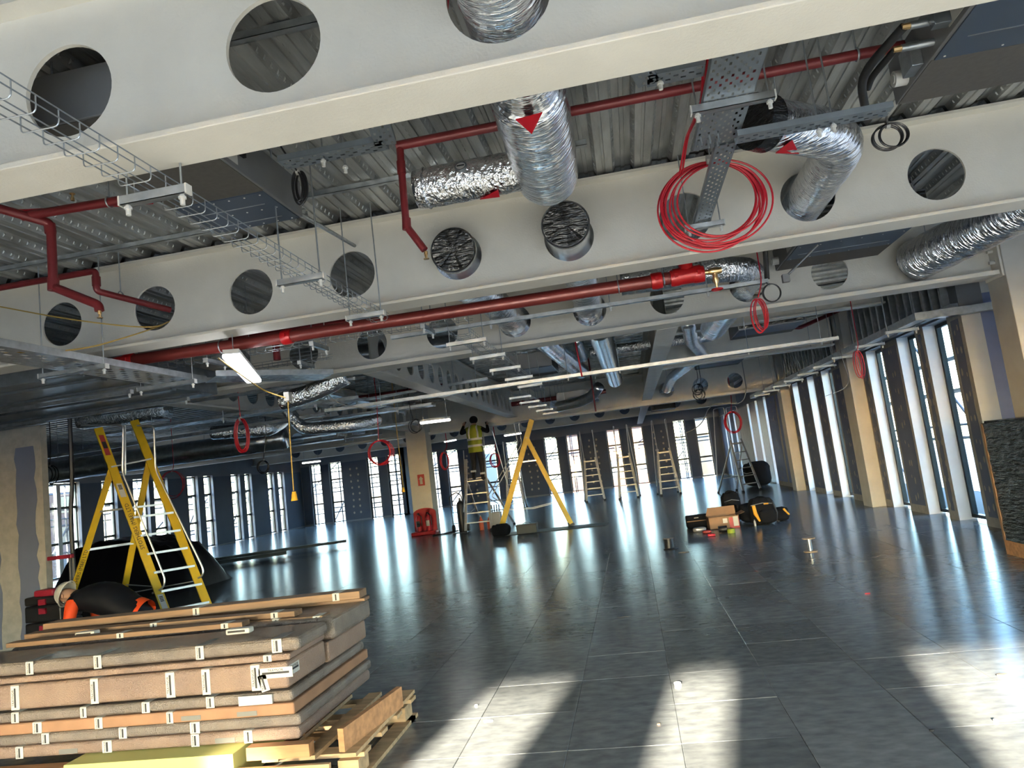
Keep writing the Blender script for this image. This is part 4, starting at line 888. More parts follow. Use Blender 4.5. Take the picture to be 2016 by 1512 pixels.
F1, F2 = pz0(340, 1240), pz0(421, 1222); T1, T2 = PY(193, 843, F1.y), PY(264, 828, F2.y); R1, R2 = pz0(112, 1266), pz0(217, 1206)
R2 = R1 + (F2 - F1) * 1.35
ls, sts = stepladder('near yellow fibreglass platform stepladder with silver handrails behind the wrapped boards', F1, F2, T1, T2, R1, R2, 'yellow_grp', .105, .035, zp=1.62, joint=.80,
    rails=[[PY(160, 838, F1.y), PY(243, 836, F1.y), PY(241, 930, F1.y), PY(325, 1140, F1.y), PY(322, 1158, F1.y), PY(300, 1168, F1.y)], [PY(246, 838, F1.y + .05), PY(247, 935, F1.y + .05)],
           [PY(265, 838, F2.y), PY(303, 838, F2.y), PY(306, 925, F2.y), PY(401, 1122, F2.y), PY(398, 1135, F2.y), PY(385, 1140, F2.y)]])
d = (F1 - T1).normalized(); uu = (F2 - F1).normalized(); nf = d.cross(uu).normalized(); nf = nf if nf.y < 0 else -nf; of = nf * .0192
text_mesh('STOTHERS (M&E) LTD', .068, 'ink', 'lettering', ls, basis(-d, nf.cross(-d), F1.lerp(T1, .50) + of))
J1 = F1.lerp(T1, .8); dR = (R1 - J1).normalized(); nR = dR.cross(uu).normalized(); nR = nR if nR.y < 0 else -nR
text_mesh('STOTHERS (M&E) LTD', .060, 'ink', 'lettering', ls, basis(-dR, nR.cross(-dR), R1.lerp(J1, .40) + nR * .0182))
for t, hh in ((.68, .20), (.13, .22)):
    c = F1.lerp(T1, t) + of; o_ = MB().obox(c, d * hh / 2, uu * .034, nf * .001).build('label_sticker', 'tape_white', ls)
    for k in range(4): MB().obox(c - d * hh * (.35 - .09 * k) + nf * .0015, d * .006, uu * .022, nf * .0008).build('print', 'ink', o_)
c = F1.lerp(T1, .91) + of; o_ = MB().obox(c, d * .15, uu * .03, nf * .001).build('label_sticker', 'sign_red', ls); MB().obox(c + nf * .0012, d * .05, uu * .024, nf * .0008).build('print', 'ink', o_)
# yellow A-frame at centre
F1, R1 = pz0(984, 1051), pz0(1128, 1034); T1 = PY(1047, 826, F1.y); dy = V((-.09, .50, 0))
R1 = V((R1.x, F1.y + .05, 0))
stepladder('yellow A-frame stepladder open at centre of the floor, beside the man', F1, F1 + dy, T1, T1 + dy * .75, R1, R1 + dy, 'yellow_grp', .125, .04, zp=1.66, joint=.84, flip=True,
           rails=[[T1 + V((0, .2, .02)), T1 + V((-.5, .2, 0)), T1 + V((-.45, .2, -.55)), F1 + V((-.25, .2, .9)), F1 + V((.02, .2, .72))], [T1 + V((.0, .45, .02)), T1 + V((-.42, .5, 0)), T1 + V((-.4, .5, -.55)), F1 + V((-.2, .5, .9)), F1 + V((.06, .5, .72))]])
# silver ladder the man stands on
F1, F2 = pz0(917, 1050), pz0(967, 1044); F2 = V((F1.x + .72, F1.y - .05, 0))
mid = (F1 + F2) / 2; T1 = mid + V((-.25, .55, 1.95)); T2 = mid + V((.25, .55, 1.95)); R1 = mid + V((-.2, 1.45, 0)); R2 = mid + V((.75, 1.35, 0))
wlad, _ = stepladder('silver stepladder the man in the yellow vest stands on', F1, F2, T1, T2, R1, R2, 'alu', .07, .03, zp=1.33, joint=.72,
    rails=[[F2 + V((.02, .1, .55)), F2 + V((-.05, .35, 1.2)), F2 + V((-.03, .55, 2.75)), F2 + V((.15, .9, 2.7)), R2 + V((0, -.2, .9))], [F1 + V((-.02, .1, .55)), F1 + V((.05, .35, 1.2)), F1 + V((.05, .6, 2.2))]])
# the far silver platform ladders, one pattern copied
proto, _ = stepladder('silver platform ladder in front of the dark panel right of the yellow A-frame', (-.33, 0, 0), (.33, 0, 0), (-.2, .38, 1.6), (.2, .38, 1.6), (-.36, 1.15, 0), (.36, 1.15, 0), 'alu', .07, .03, zp=1.45, joint=.93, tread_m='alu_dull',
    rails=[[(-.21, .36, 1.45), (-.24, .40, 2.62), (-.24, .9, 2.62), (-.36, 1.1, .3)], [(.21, .36, 1.45), (.24, .40, 2.62), (.24, .9, 2.62), (.36, 1.1, .3)]], group='silver platform ladders near the far windows', dstep=.24)
spots = [((1172, 986), .10, None), ((1240, 980), -.05, 'silver platform ladder standing left of the one with a dark tool on top'), ((1318, 973), .05, 'silver platform ladder with a dark tool lying on its platform'), ((1456, 968), .55, 'tall silver platform ladder by the right facade under a red coil'), ((1018, 1002), .1, 'silver platform ladder half hidden behind the yellow A-frame')]
for i, (px, rz, lab) in enumerate(spots):
    p = pz0(*px)
    if i == 0: proto.location = p; proto.rotation_euler = (0, 0, rz)
    else: copy_tree(proto, p, rz, lab)
p = pz0(1318, 973) + V((0, .65, 1.475))
tag(MB().box(p - V((.14, .08, 0)), p + V((.14, .08, .06))).box(p + V((.04, -.05, .06)), p + V((.12, .05, .16))).build('power_tool', 'black_plastic', bevel=.01), 'dark power tool lying on a far ladder platform', 'tool')

# ================================================================== PEOPLE
def skin_body(name, J, E, root, sub=2):
    names = list(J); me = bpy.data.meshes.new(name); me.from_pydata([J[k][0] for k in names], [(names.index(a), names.index(b)) for a, b in E], []); me.update()
    o = bpy.data.objects.new(name, me); COL.objects.link(o); o.modifiers.new('skin', 'SKIN')
    sv = me.skin_vertices[0].data if me.skin_vertices else None
    if sv is None:
        bm = bmesh.new(); bm.from_mesh(me); bm.verts.layers.skin.verify(); bm.to_mesh(me); bm.free(); sv = me.skin_vertices[0].data
    for i, k in enumerate(names):
        r = J[k][1]; sv[i].radius = r if isinstance(r, tuple) else (r, r); sv[i].use_root = (k == root)
    o.modifiers['skin'].use_smooth_shade = True; ss = o.modifiers.new('sub', 'SUBSURF'); ss.levels = sub; ss.render_levels = sub
    dg = bpy.context.evaluated_depsgraph_get(); m2 = bpy.data.meshes.new_from_object(o.evaluated_get(dg)); bpy.data.objects.remove(o); bpy.data.meshes.remove(me); m2.name = name
    return m2
def link_mesh(me, name, parent, mats, pick):
    me.materials.clear()
    for k in mats: me.materials.append(MATS[k])
    for p in me.polygons: p.material_index = pick(p.center); p.use_smooth = True
    o = bpy.data.objects.new(name, me); COL.objects.link(o); o.parent = parent; o.location = -OFF[parent.name]; return o
def fingers(J, E, wrist, palm, d, side, nrm, r=.0085):
    d = V(d).normalized(); side = V(side).normalized(); nrm = V(nrm).normalized(); palm = V(palm)
    for i, (s, L) in enumerate(((-.03, .065), (-.01, .078), (.011, .072), (.031, .056))):
        k = '%s_f%d' % (wrist, i); b0 = palm + d * .045 + side * s
        J[k + 'a'] = (tuple(b0), r * 1.1); J[k + 'b'] = (tuple(b0 + d * L * .55 + nrm * .012), r); J[k + 'c'] = (tuple(b0 + d * L * .75 + nrm * L * .55), r * .85)
        E += [(wrist + '_palm', k + 'a'), (k + 'a', k + 'b'), (k + 'b', k + 'c')]
    k = wrist + '_th'; b0 = palm - side * .042 + d * .0; J[k + 'a'] = (tuple(b0), r * 1.15); J[k + 'b'] = (tuple(b0 - side * .018 + d * .035 + nrm * .015), r); J[k + 'c'] = (tuple(b0 - side * .012 + d * .06 + nrm * .03), r * .85)
    E += [(wrist + '_palm', k + 'a'), (k + 'a', k + 'b'), (k + 'b', k + 'c')]
def face(root, c, fwd, up, r):      # eyes, nose, mouth and ears on a head
    c, fwd, up = V(c), V(fwd).normalized(), V(up).normalized(); sd_ = fwd.cross(up)
    for s in (-1, 1):
        MB().ball(c + fwd * r * .86 + sd_ * s * r * .34, r * .12).build('eye', 'plastic_white', root, True); MB().ball(c + sd_ * s * r * .92 - up * r * .1, r * .26, (.5, .8, 1.2)).build('ear', 'skin', root, True)
    MB().tube([c + fwd * r * .9 + up * r * .05, c + fwd * r * 1.12 - up * r * .3], [r * .08, r * .15], 8).build('nose', 'skin', root, True)
    MB().tube([c + fwd * r * .86 - up * r * .58 + sd_ * r * .25, c + fwd * r * .93 - up * r * .58, c + fwd * r * .86 - up * r * .58 - sd_ * r * .25], r * .05, 6).build('mouth', 'sign_red', root, True)
# --- man on the ladder, seen from behind, arms raised into the ceiling
bx, by, bz = -4.12, wlad.location.y - .18, 1.36
by = 19.05
P2 = thing('person', 'person in yellow reflective vest and dark trousers standing on a silver ladder, arms raised', 'person', (bx, by, bz))
def q(x, y, z): return (bx + x, by + y, bz + z)
J = {'hip': (q(0, 0, .86), (.165, .12)), 'waist': (q(.0, .01, 1.05), (.16, .12)), 'chest': (q(0, .04, 1.26), (.19, .13)), 'collar': (q(0, .06, 1.42), (.12, .09)), 'neck': (q(0, .09, 1.50), .058), 'head': (q(.01, .12, 1.60), .098), 'crown': (q(.01, .13, 1.68), .09),
     'shL': (q(-.20, .06, 1.37), .078), 'elL': (q(-.40, .14, 1.30), .056), 'wrL': (q(-.34, .34, 1.52), .04), 'shR': (q(.20, .06, 1.37), .078), 'elR': (q(.38, .12, 1.26), .056), 'wrR': (q(.32, .34, 1.46), .04),
     'hpL': (q(-.10, 0, .80), .105), 'knL': (q(-.11, .08, .47), .075), 'anL': (q(-.13, -.05, .16), .052), 'hlL': (q(-.13, -.09, .07), .05), 'toL': (q(-.14, .12, .05), .042),
     'hpR': (q(.10, 0, .80), .105), 'knR': (q(.11, .02, .42), .075), 'anR': (q(.12, -.04, .08), .052), 'hlR': (q(.12, -.08, .02), .05), 'toR': (q(.13, .13, .0), .042)}
E2 = [('hip', 'waist'), ('waist', 'chest'), ('chest', 'collar'), ('collar', 'neck'), ('neck', 'head'), ('head', 'crown'), ('collar', 'shL'), ('shL', 'elL'), ('elL', 'wrL'), ('collar', 'shR'), ('shR', 'elR'), ('elR', 'wrR'), ('hip', 'hpL'), ('hpL', 'knL'), ('knL', 'anL'), ('anL', 'hlL'), ('hlL', 'toL'), ('hip', 'hpR'), ('hpR', 'knR'), ('knR', 'anR'), ('anR', 'hlR'), ('hlR', 'toR')]
for w, e in (('wrL', 'elL'), ('wrR', 'elR')):
    a, b = V(J[w][0]), V(J[e][0]); d = (a - b).normalized(); J[w + '_palm'] = (tuple(a + d * .06), (.042, .022)); E2.append((w, w + '_palm')); fingers(J, E2, w, a + d * .06, d, V((1, 0, 0)) if w == 'wrL' else V((-1, 0, 0)), (0, 1, .2))
me = skin_body('body', J, E2, 'hip')
def pick2(c):
    z = c.z - bz; y = c.y - by; x = c.x - bx
    if z > 1.49 and abs(x) < .13: return 3
    if abs(x) > .3 and y > .30: return 3
    if abs(x) > .215 and z > 1.0: return 2
    if z > .80: return 0
    return 1
link_mesh(me, 'body', P2, ['hivis_yellow', 'trousers', 'black_cloth', 'skin'], lambda c: pick2(c))
MB().ball(q(.01, .11, 1.635), .118, (1, 1.1, .95), 16, 10).build('hood', 'black_cloth', P2, True)
face(P2, q(.01, .13, 1.61), (0, 1, .25), (0, -.25, 1), .1)
def band(zc, rx, ry, h, name='reflective_band', y=.02, mat_='reflective', x=0.0, yo=0):
    n = 28; vs = []; 
    for k in (-1, 1):
        for j in range(n): a = 2 * PI * j / n; vs.append(q(x + rx * math.cos(a), yo + y + ry * math.sin(a), zc + k * h / 2))
    return MB().add(vs, [(j, (j + 1) % n, n + (j + 1) % n, n + j) for j in range(n)]).build(name, mat_, P2, True)
n = 28; vv = []
for (zc, rx, ry, yy) in ((.74, .205, .165, .0), (.9, .20, .158, .0), (1.06, .195, .152, .01), (1.24, .222, .168, .03), (1.36, .21, .155, .05), (1.43, .15, .12, .06)):
    for j in range(n): a = 2 * PI * j / n; vv.append(q(rx * math.cos(a), yy + ry * math.sin(a), zc))
MB().add(vv, [(i * n + j, i * n + (j + 1) % n, (i + 1) * n + (j + 1) % n, (i + 1) * n + j) for i in range(5) for j in range(n)]).build('vest', 'hivis_yellow', P2, True)
band(.92, .206, .163, .06, yo=-.02); band(1.10, .212, .164, .06, yo=-.005)
for s in (-1, 1): MB().tube([q(s * .12, -.125, 1.12), q(s * .125, -.118, 1.28), q(s * .10, -.07, 1.42), q(s * .09, .04, 1.465)], [.026] * 4, 6).build('shoulder_strap', 'reflective', P2, True)
band(.24, .075, .075, .05, 'ankle_band', -.03, x=-.128); band(.16, .072, .072, .05, 'ankle_band', -.03, x=.12)
for s, z0 in ((-1, .05), (1, 0.0)): MB().ball(q(s * .13, .03, z0 + .02), .1, (.5, 1.35, .45), 12, 8).build('boot', 'rubber_black', P2, True)
# --- person bending over behind the boards, white helmet, black gilet
py0 = 7.9
hd = PY(128, 1168, py0); hp = PY(262, 1205, py0 + .05); sh = PY(165, 1178, py0)
P1 = thing('person', 'person bending down in white hard hat, black quilted gilet and orange sleeves behind the boards', 'person', (hp.x + .02, py0, 0))
sw = .19
J = {'hip': (tuple(hp + V((.05, 0, -.02))), (.17, .15)), 'waist': (tuple(hp.lerp(sh, .33) + V((0, 0, .08))), (.165, .15)), 'chest': (tuple(hp.lerp(sh, .72) + V((0, 0, .05))), (.185, .15)), 'collar': (tuple(sh + V((-.03, 0, .02))), (.12, .1)), 'neck': (tuple(sh.lerp(hd, .5)), .06), 'head': (tuple(hd + V((.03, 0, -.02))), .098), 'crown': (tuple(hd + V((-.06, 0, -.03))), .085)}
E1 = [('hip', 'waist'), ('waist', 'chest'), ('chest', 'collar'), ('collar', 'neck'), ('neck', 'head'), ('head', 'crown')]
for s, k in ((-1, 'N'), (1, 'F')):
    S0 = sh + V((.0, s * sw, -.03)); e = S0 + V((-.03, s * .04, -.27)); w = e + V((-.06, -s * .05, -.22))
    J['sh' + k] = (tuple(S0), .085); J['el' + k] = (tuple(e), .062); J['wr' + k] = (tuple(w), .036)
    E1 += [('collar', 'sh' + k), ('sh' + k, 'el' + k), ('el' + k, 'wr' + k)]
    d = (w - e).normalized(); J['wr' + k + '_palm'] = (tuple(w + d * .06), (.042, .022)); E1.append(('wr' + k, 'wr' + k + '_palm')); fingers(J, E1, 'wr' + k, w + d * .06, d, V((1, 0, 0)), (0, -s, 0))
    h0 = hp + V((.08, s * .11, -.08)); kn = V((hp.x - .12, py0 + s * .16, .36)); an = V((hp.x + .10, py0 + s * .14, .09)); J['hp' + k] = (tuple(h0), .12); J['kn' + k] = (tuple(kn), .08); J['an' + k] = (tuple(an), .055); J['to' + k] = (tuple(an + V((-.2, 0, -.045))), .042)
    E1 += [('hip', 'hp' + k), ('hp' + k, 'kn' + k), ('kn' + k, 'an' + k), ('an' + k, 'to' + k)]
me = skin_body('body', J, E1, 'hip')
shx = sh.x
def pick1(c):
    if (c - hd).length < .16: return 3
    if c.z < .42 and c.x > shx + .1: return 2
    a = min((c - V(J[k][0])).length for k in ('wrN_palm', 'wrF_palm'))
    if a < .11: return 3
    t = min((c - (V(J['sh' + k][0]).lerp(V(J['el' + k][0]), f))).length for k in 'NF' for f in (.25, .5, .75, 1, 1.4))
    if t < .115 and abs(c.y - py0) > .13: return 1
    if c.x > hp.x - .02 and c.z < hp.z - .06: return 2
    return 0
link_mesh(me, 'body', P1, ['gilet', 'hivis_orange', 'trousers', 'skin'], pick1)
for s, k in ((-1, 'N'),):
    a, b = V(J['sh' + k][0]), V(J['el' + k][0]); c1, c2 = a.lerp(b, .70), a.lerp(b, .86); MB().tube([c1, c2], [.078, .074], 20, cap=False).build('reflective_band', 'reflective', P1, True)
# quilted gilet with puffed ribs along the back, and orange hem under it
n = 22; vs = []; st = 25
ax0 = sh + V((.0, 0, .0)); ax1 = hp + V((.12, 0, -.02))
for i in range(st + 1):
    t = i / st; c = ax0.lerp(ax1, t) + V((0, 0, .07 * math.sin(PI * min(1, t * 1.25)))); rz_ = .15 + .045 * math.sin(PI * t) + .006 * abs(math.sin(t * 9 * PI)); ry_ = .20 + .03 * math.sin(PI * t) + .006 * abs(math.sin(t * 9 * PI))
    dx_ = (ax1 - ax0).normalized(); up_ = V((-dx_.z, 0, dx_.x))
    if up_.z < 0: up_ = -up_
    for j in range(n): a = 2 * PI * j / n; vs.append(c + V((0, ry_ * math.cos(a), 0)) + up_ * rz_ * math.sin(a))
MB().add(vs, [(i * n + j, i * n + (j + 1) % n, (i + 1) * n + (j + 1) % n, (i + 1) * n + j) for i in range(st) for j in range(n)]).build('gilet', 'gilet', P1, True)
MB().tube([ax1 + V((-.07, 0, .0)), ax1 + V((.04, 0, -.035))], [.195, .185], 22, cap=False).build('orange_hem', 'hivis_orange', P1, True)
# hard hat: dome to the left, brim towards the neck
hv = []; hn = 24; hax = V((-.86, 0, .34)).normalized(); hu = V((0, 1, 0)); hw = hax.cross(hu)
for i in range(9):
    t = i / 8 * PI / 2; r_ = .135 * math.cos(t) ** .8 if i < 8 else .002; h_ = .135 * math.sin(t)
    for j in range(hn): a = 2 * PI * j / hn; hv.append(hd + V((.025, 0, -.01)) + hax * h_ + (hu * math.cos(a) * .88 + hw * math.sin(a) * 1.08) * r_)
hat = MB().add(hv, [(i * hn + j, i * hn + (j + 1) % hn, (i + 1) * hn + (j + 1) % hn, (i + 1) * hn + j) for i in range(8) for j in range(hn)]).build('hard_hat', 'helmet', P1, True)
hc = hd + V((.025, 0, -.01))
MB().tube([hc + (hu * math.cos(2 * PI * j / hn) * .88 + hw * math.sin(2 * PI * j / hn) * 1.12) * .142 for j in range(hn)], .007, 6, closed=True).build('brim', 'helmet', hat, True)
MB().tube([hc + hax * .13 * math.sin(t * PI / 8) + hw * .14 * math.cos(t * PI / 8) for t in range(9)], .009, 6).build('ridge', 'helmet', hat, True)
face(P1, hd + V((.03, 0, -.02)), (-.35, 0, -.94), (-.94, 0, .35), .095)
for s in (-1, 1): MB().ball(V((hp.x + .02, py0 + s * .14, .05)), .1, (1.35, .5, .5), 12, 8).build('boot', 'rubber_black', P1, True)

# ================================================================== STACK OF WRAPPED BOARDS ON A PALLET
XS, YS = -2.0, 3.80
def tape_strip(parent, c, u, v, n_, w, h, txt=True):    # printed tape: c centre on the face, u across, v along
    c, u, v, n_ = V(c), V(u).normalized(), V(v).normalized(), V(n_).normalized()
    o = MB().obox(c + n_ * .0015, u * w / 2, v * h / 2, n_ * .0012).build('packing_tape', 'tape_white', parent)
    MB().obox(c + n_ * .0032, u * w * .10, v * h * .40, n_ * .0004).build('printed_bar', 'ink', o)
    if txt:
        M = basis(v, n_.cross(v), c + n_ * .0032 - u * w * .25 * (1 if n_.cross(v).dot(u) < 0 else -1)); text_mesh('TRAYNOR', min(w * .36, h * .19), 'ink', 'tape_lettering', o, M, .0003)
    return o
def pack(label, x0, x1, y0, y1, z0, z1, m, bev=.012, group='bubble-wrapped boards in the stack', tapes=(), patch=(), yaw=0.0):
    root = thing('wrapped_board', label, 'wrapped board', ((x0 + x1) / 2, (y0 + y1) / 2, z0), group)
    mb = MB(); nx, ny = 40, 10; vs = []
    MB().box((x0, y0, z0), (x1, y1, z1)).build('bubble_wrap', m, root, bevel=bev, seg=3)
    for (x, w) in tapes:
        tape_strip(root, (x, y0, (z0 + z1) / 2), (1, 0, 0), (0, 0, 1), (0, -1, 0), w, (z1 - z0) * .96)
        tp = MB().box((x - w / 2, y0 - .001, z1), (x + w / 2, y0 + .16, z1 + .0015)).build('packing_tape', 'tape_grey' if z1 > .74 else 'tape_white', root)
    for (x, w) in patch: MB().box((x - w / 2, y0 - .002, z0 + .01), (x + w / 2, y0 + .0, z0 + (z1 - z0) * .55)).build('grey_tape_patch', 'tape_grey', root)
    return root
XL0 = -4.6
def zf(py): return CAMH + (PY(577, py, YS).z - CAMH)
pack('bottom bubble-wrapped board of the stack, lying on the yellow foam', XL0, XS + .02, YS, 4.88, .205, .272, 'bubble', .02, tapes=((-3.72, .05), (-3.15, .06), (-2.6, .05), (-2.28, .05)), patch=((-3.4, .12), (-2.42, .12)))
pack('second bubble-wrapped board from the bottom of the stack', XL0, XS + .03, YS + .005, 4.90, .274, .335, 'bubble_grey', .022, tapes=((-3.55, .05), (-3.05, .05), (-2.6, .06)))
pack('third bubble-wrapped board from the bottom, orange brown front', XL0, XS, YS + .004, 4.92, .337, .40, 'card_print', .010, tapes=((-3.6, .06), (-3.2, .05), (-2.75, .04)), patch=((-2.28, .12), (-2.62, .12)))
pack('fourth bubble-wrapped board from the bottom of the stack', XL0, XS - .01, YS + .01, 4.9, .402, .462, 'bubble_grey', .022, tapes=((-3.75, .05), (-3.3, .04), (-2.9, .05), (-2.5, .05)))
pk = pack('thick bubble-wrapped box with white tape bands, middle of the stack', XL0, XS - .01, YS - .015, 4.28, .480, .622, 'bubble', .022, tapes=((-3.72, .055), (-3.2, .05), (-2.72, .055), (-2.5, .05), (-2.20, .055)))
tape_strip(pk, (-2.08, YS - .015, .57), (0, 0, 1), (1, 0, 0), (0, -1, 0), .055, .20)
tape_strip(pk, (-2.155, YS - .015, .52), (1, 0, .25), (-.25, 0, 1), (0, -1, 0), .05, .09)
tape_strip(pk, (XS - .01, YS + .06, .57), (0, 0, 1), (0, 1, 0), (1, 0, 0), .055, .12)
pack('bubble-wrapped flat board resting on the thick taped box', XL0, XS, YS + .0, 4.26, .627, .662, 'bubble', .012, tapes=((-2.13, .05),))
pack('top bubble-wrapped bundle of the stack with creased rounded end', XL0, XS + .05, YS + .02, 4.22, .666, .742, 'bubble_grey', .03, tapes=((-3.65, .05), (-3.2, .05), (-2.55, .05), (-2.08, .06)))
pack('grey bubble-wrapped pack behind the thick taped box, rear of stack', XL0 + .3, XS + .03, 4.34, 4.98, .60, .735, 'bubble_grey', .03)
pack('lower rear wrapped board in the stack, under the grey pack', XL0 + .3, XS - .01, 4.32, 4.95, .470, .592, 'bubble', .015)
wt = tag(MB().box((-2.32, YS - .006, .405), (-2.12, YS + .005, .455)).build('paper_note', 'tape_white'), 'white paper slip tucked on the wrapped boards', 'paper')
# timber lengths on top
tm = 'oak lengths lying loose on the stack'
for lab, a, b, w, h in (('brown oak length at the back of the stack top, longest and highest', (-4.4, 4.80, .79), (-1.97, 4.86, .79), .14, .05), ('brown oak length second from the back on the stack', (-4.4, 4.62, .762), (-2.28, 4.50, .762), .10, .035), ('brown oak length under the highest one, rear of stack', (-4.3, 4.86, .745), (-1.96, 4.90, .745), .10, .02),
                        ('brown oak length nearest the viewer on top of the stack', (-4.3, 4.36, .757), (-2.55, 4.32, .757), .09, .03), ('short brown oak offcut at the right end of the stack top', (-2.75, 4.52, .72), (-2.06, 4.44, .72), .10, .045), ('thin oak strip between two longer lengths on the stack', (-4.2, 4.47, .752), (-2.95, 4.43, .752), .05, .02)):
    r = thing('oak_length', lab, 'timber', (V(a) + V(b)) / 2, tm); MB().bar(a, b, w, h).build('plank', 'oak', r, bevel=.003)
    if h >= .03:
        for t in (.5, .93):
            p = V(a).lerp(V(b), t); tape_strip(r, p + V((0, -w / 2, 0)), (1, 0, 0), (0, 0, 1), (0, -1, 0), .05, h * 1.02, False); MB().box(p + V((-.025, -w / 2, h / 2)), p + V((.025, w / 2, h / 2 + .0015))).build('packing_tape', 'tape_white', r)
for lab, px in (('small white tape-wrapped packet on the stack top, right', (472, 1240)), ('crumpled tape bundle on the stack top near the bending person', (172, 1246))):
    p = PZ(px[0], px[1], .775); o = MB().box(p - V((.075, .03, .02)), p + V((.075, .03, .012))).build('tape_packet', 'tape_white', bevel=.008); tag(o, lab, 'packet'); MB().box(p + V((-.06, -.031, -.008)), p + V((.05, -.0305, .004))).build('printed_bar', 'ink', o)
# yellow foam board
fo = thing('foam_board', 'pale yellow foam board under the wrapped boards, with printed codes', 'board', (-2.7, 3.8, .04))
MB().box((-3.32, YS - .13, .024), (-2.30, 4.5, .200)).build('board', 'foam_yellow', fo, bevel=.003)
text_mesh('70 90 CC 07 30 VH4 050 252 489V', .038, 'fcu_grey', 'printed_code', fo, basis((-1, 0, 0), (0, 0, -1), (-2.75, YS - .132, .125)))
# pallets
pl = thing('wooden_pallet', 'pine pallet under the stack with a loose orange plank on its right', 'pallet', (-2.6, 4.2, 0))
for y in (3.78, 4.05, 4.32, 4.6): MB().box((-2.20, y, .105), (-1.61, y + .10, .127)).build('deck_board', 'pine', pl)
for x in (-2.16, -1.95, -1.72): MB().box((x, 3.72, .127), (x + .09, 4.75, .148)).build('top_slat', 'pine', pl)
for y in (3.74, 4.52): MB().box((-1.745, y, .022), (-1.63, y + .14, .105)).build('block', 'pine', pl)
for x in (-3.55, -4.2):
    for y in (3.78, 4.55): MB().box((x, y, .022), (x + .10, y + .1, .105)).build('block', 'pine', pl)
for y in (3.68, 4.54): MB().box((-4.4, y, 0), (-1.60, y + .09, .022)).build('base_board', 'pine', pl)
MB().box((-1.70, 3.68, 0.0), (-1.60, 4.68, .022)).build('side_board', 'pine', pl)
MB().box((-2.28, 3.655, .022), (-1.755, 3.68, .125)).build('front_plank', 'pine', pl)
MB().box((-4.4, 3.72, .022), (-3.35, 3.80, .17)).build('bearer', 'pine_orange', pl)
pk2 = MB().bar((-1.715, 3.74, .208), (-1.615, 4.42, .208), .035, .118).build('loose_plank', 'pine_orange'); tag(pk2, 'orange brown plank standing on edge on the pallet, right of stack', 'plank')
pk3 = MB().box((-2.24, 3.70, .148), (-1.88, 3.76, .215)).build('loose_plank', 'pine_orange'); tag(pk3, 'short timber rail on the pallet in front of the edge plank', 'plank')

# ================================================================== SHRINK-WRAPPED PALLET AT RIGHT EDGE
sw_ = thing('wrapped_pallet', 'tall pallet of goods in black stretch film at right edge', 'pallet', (4.34, 7.87, 0))
mb = MB(); nz_ = 24; n = 40; vs = []
for i in range(nz_ + 1):
    z = .15 + 1.24 * i / nz_
    for j in range(n):
        a = j / n * 4; sd_ = int(a); t = a - sd_; cx, cy_ = [(-1 + 2 * t, -1), (1, -1 + 2 * t), (1 - 2 * t, 1), (-1, 1 - 2 * t)][sd_]
        k_ = 1 + random.uniform(-.008, .008); vs.append(V((4.34 + cx * .60 * k_, 7.87 + cy_ * .52 * k_, z)))
fs = [(i * n + j, i * n + (j + 1) % n, (i + 1) * n + (j + 1) % n, (i + 1) * n + j) for i in range(nz_) for j in range(n)] + [tuple(nz_ * n + j for j in range(n))]
mb.add(vs, fs).build('stretch_film', 'black_film', sw_, True)
MB().box((3.74, 7.35, .13), (4.94, 8.40, .15)).build('deck_board', 'pine_orange', sw_)
for x in (3.74, 4.28, 4.82): MB().box((x, 7.35, 0), (x + .12, 8.40, .13)).build('bearer', 'pine_orange', sw_)
MB().box((3.735, 8.36, .15), (3.75, 8.40, 1.38)).build('card_corner', 'cardboard', sw_)
MB().box((3.76, 7.37, 1.39), (4.92, 8.37, 1.41)).build('top_sheet', 'black_film', sw_, bevel=.005)

# ================================================================== THINGS ON THE FLOOR
def soft(name, label, c, size, m, bev=.05, cat='bag', seed=0, parent=None, group=None):
    rnd = random.Random(seed); c = V(c); sx, sy, sz = size; vs = []; n, mm = 20, 12
    for i in range(mm + 1):
        t = PI * i / mm
        for j in range(n):
            a = 2 * PI * j / n; f = lambda v: math.copysign(abs(v) ** .55, v)
            k_ = 1 + rnd.uniform(-.05, .05); vs.append(c + V((f(math.cos(a)) * f(math.sin(t)) * sx / 2 * k_, f(math.sin(a)) * f(math.sin(t)) * sy / 2 * k_, max(0, (f(math.cos(t)) + 1) * sz / 2 * (k_ if i < mm * .6 else 1)))))
    fs = [(i * n + j, (i + 1) * n + j, (i + 1) * n + (j + 1) % n, i * n + (j + 1) % n) for i in range(mm) for j in range(n)]
    root = thing(name, label, cat, c, group); MB().add(vs, fs).build('body', m, root, True); return root
def handle(parent, c, w, h, r=.012, m='black_cloth', axis=(1, 0, 0), name='handle'):
    ax = V(axis); MB().tube([V(c) + ax * w * math.cos(PI * i / 10) + V((0, 0, h * math.sin(PI * i / 10))) for i in range(11)], r, 6).build(name, m, parent, True)
g1 = pz0(1376, 1040); b_ = thing('tool_case', 'low black soft tool case left of the cardboard box', 'bag', g1 + V((0, .12, 0)))
MB().box(g1 + V((-.21, .02, 0)), g1 + V((.21, .26, .24))).build('body', 'black_cloth', b_, bevel=.035, seg=3)
MB().box(g1 + V((-.20, .012, .13)), g1 + V((.20, .022, .145))).build('trim', 'cardboard', b_); MB().box(g1 + V((-.06, .010, .19)), g1 + V((.02, .02, .20))).build('logo_strip', 'tape_white', b_)
bx_ = pz0(1428, 1041); cb = thing('cardboard_box', 'open brown cardboard box with red and white label among black bags', 'box', bx_ + V((0, .2, 0)))
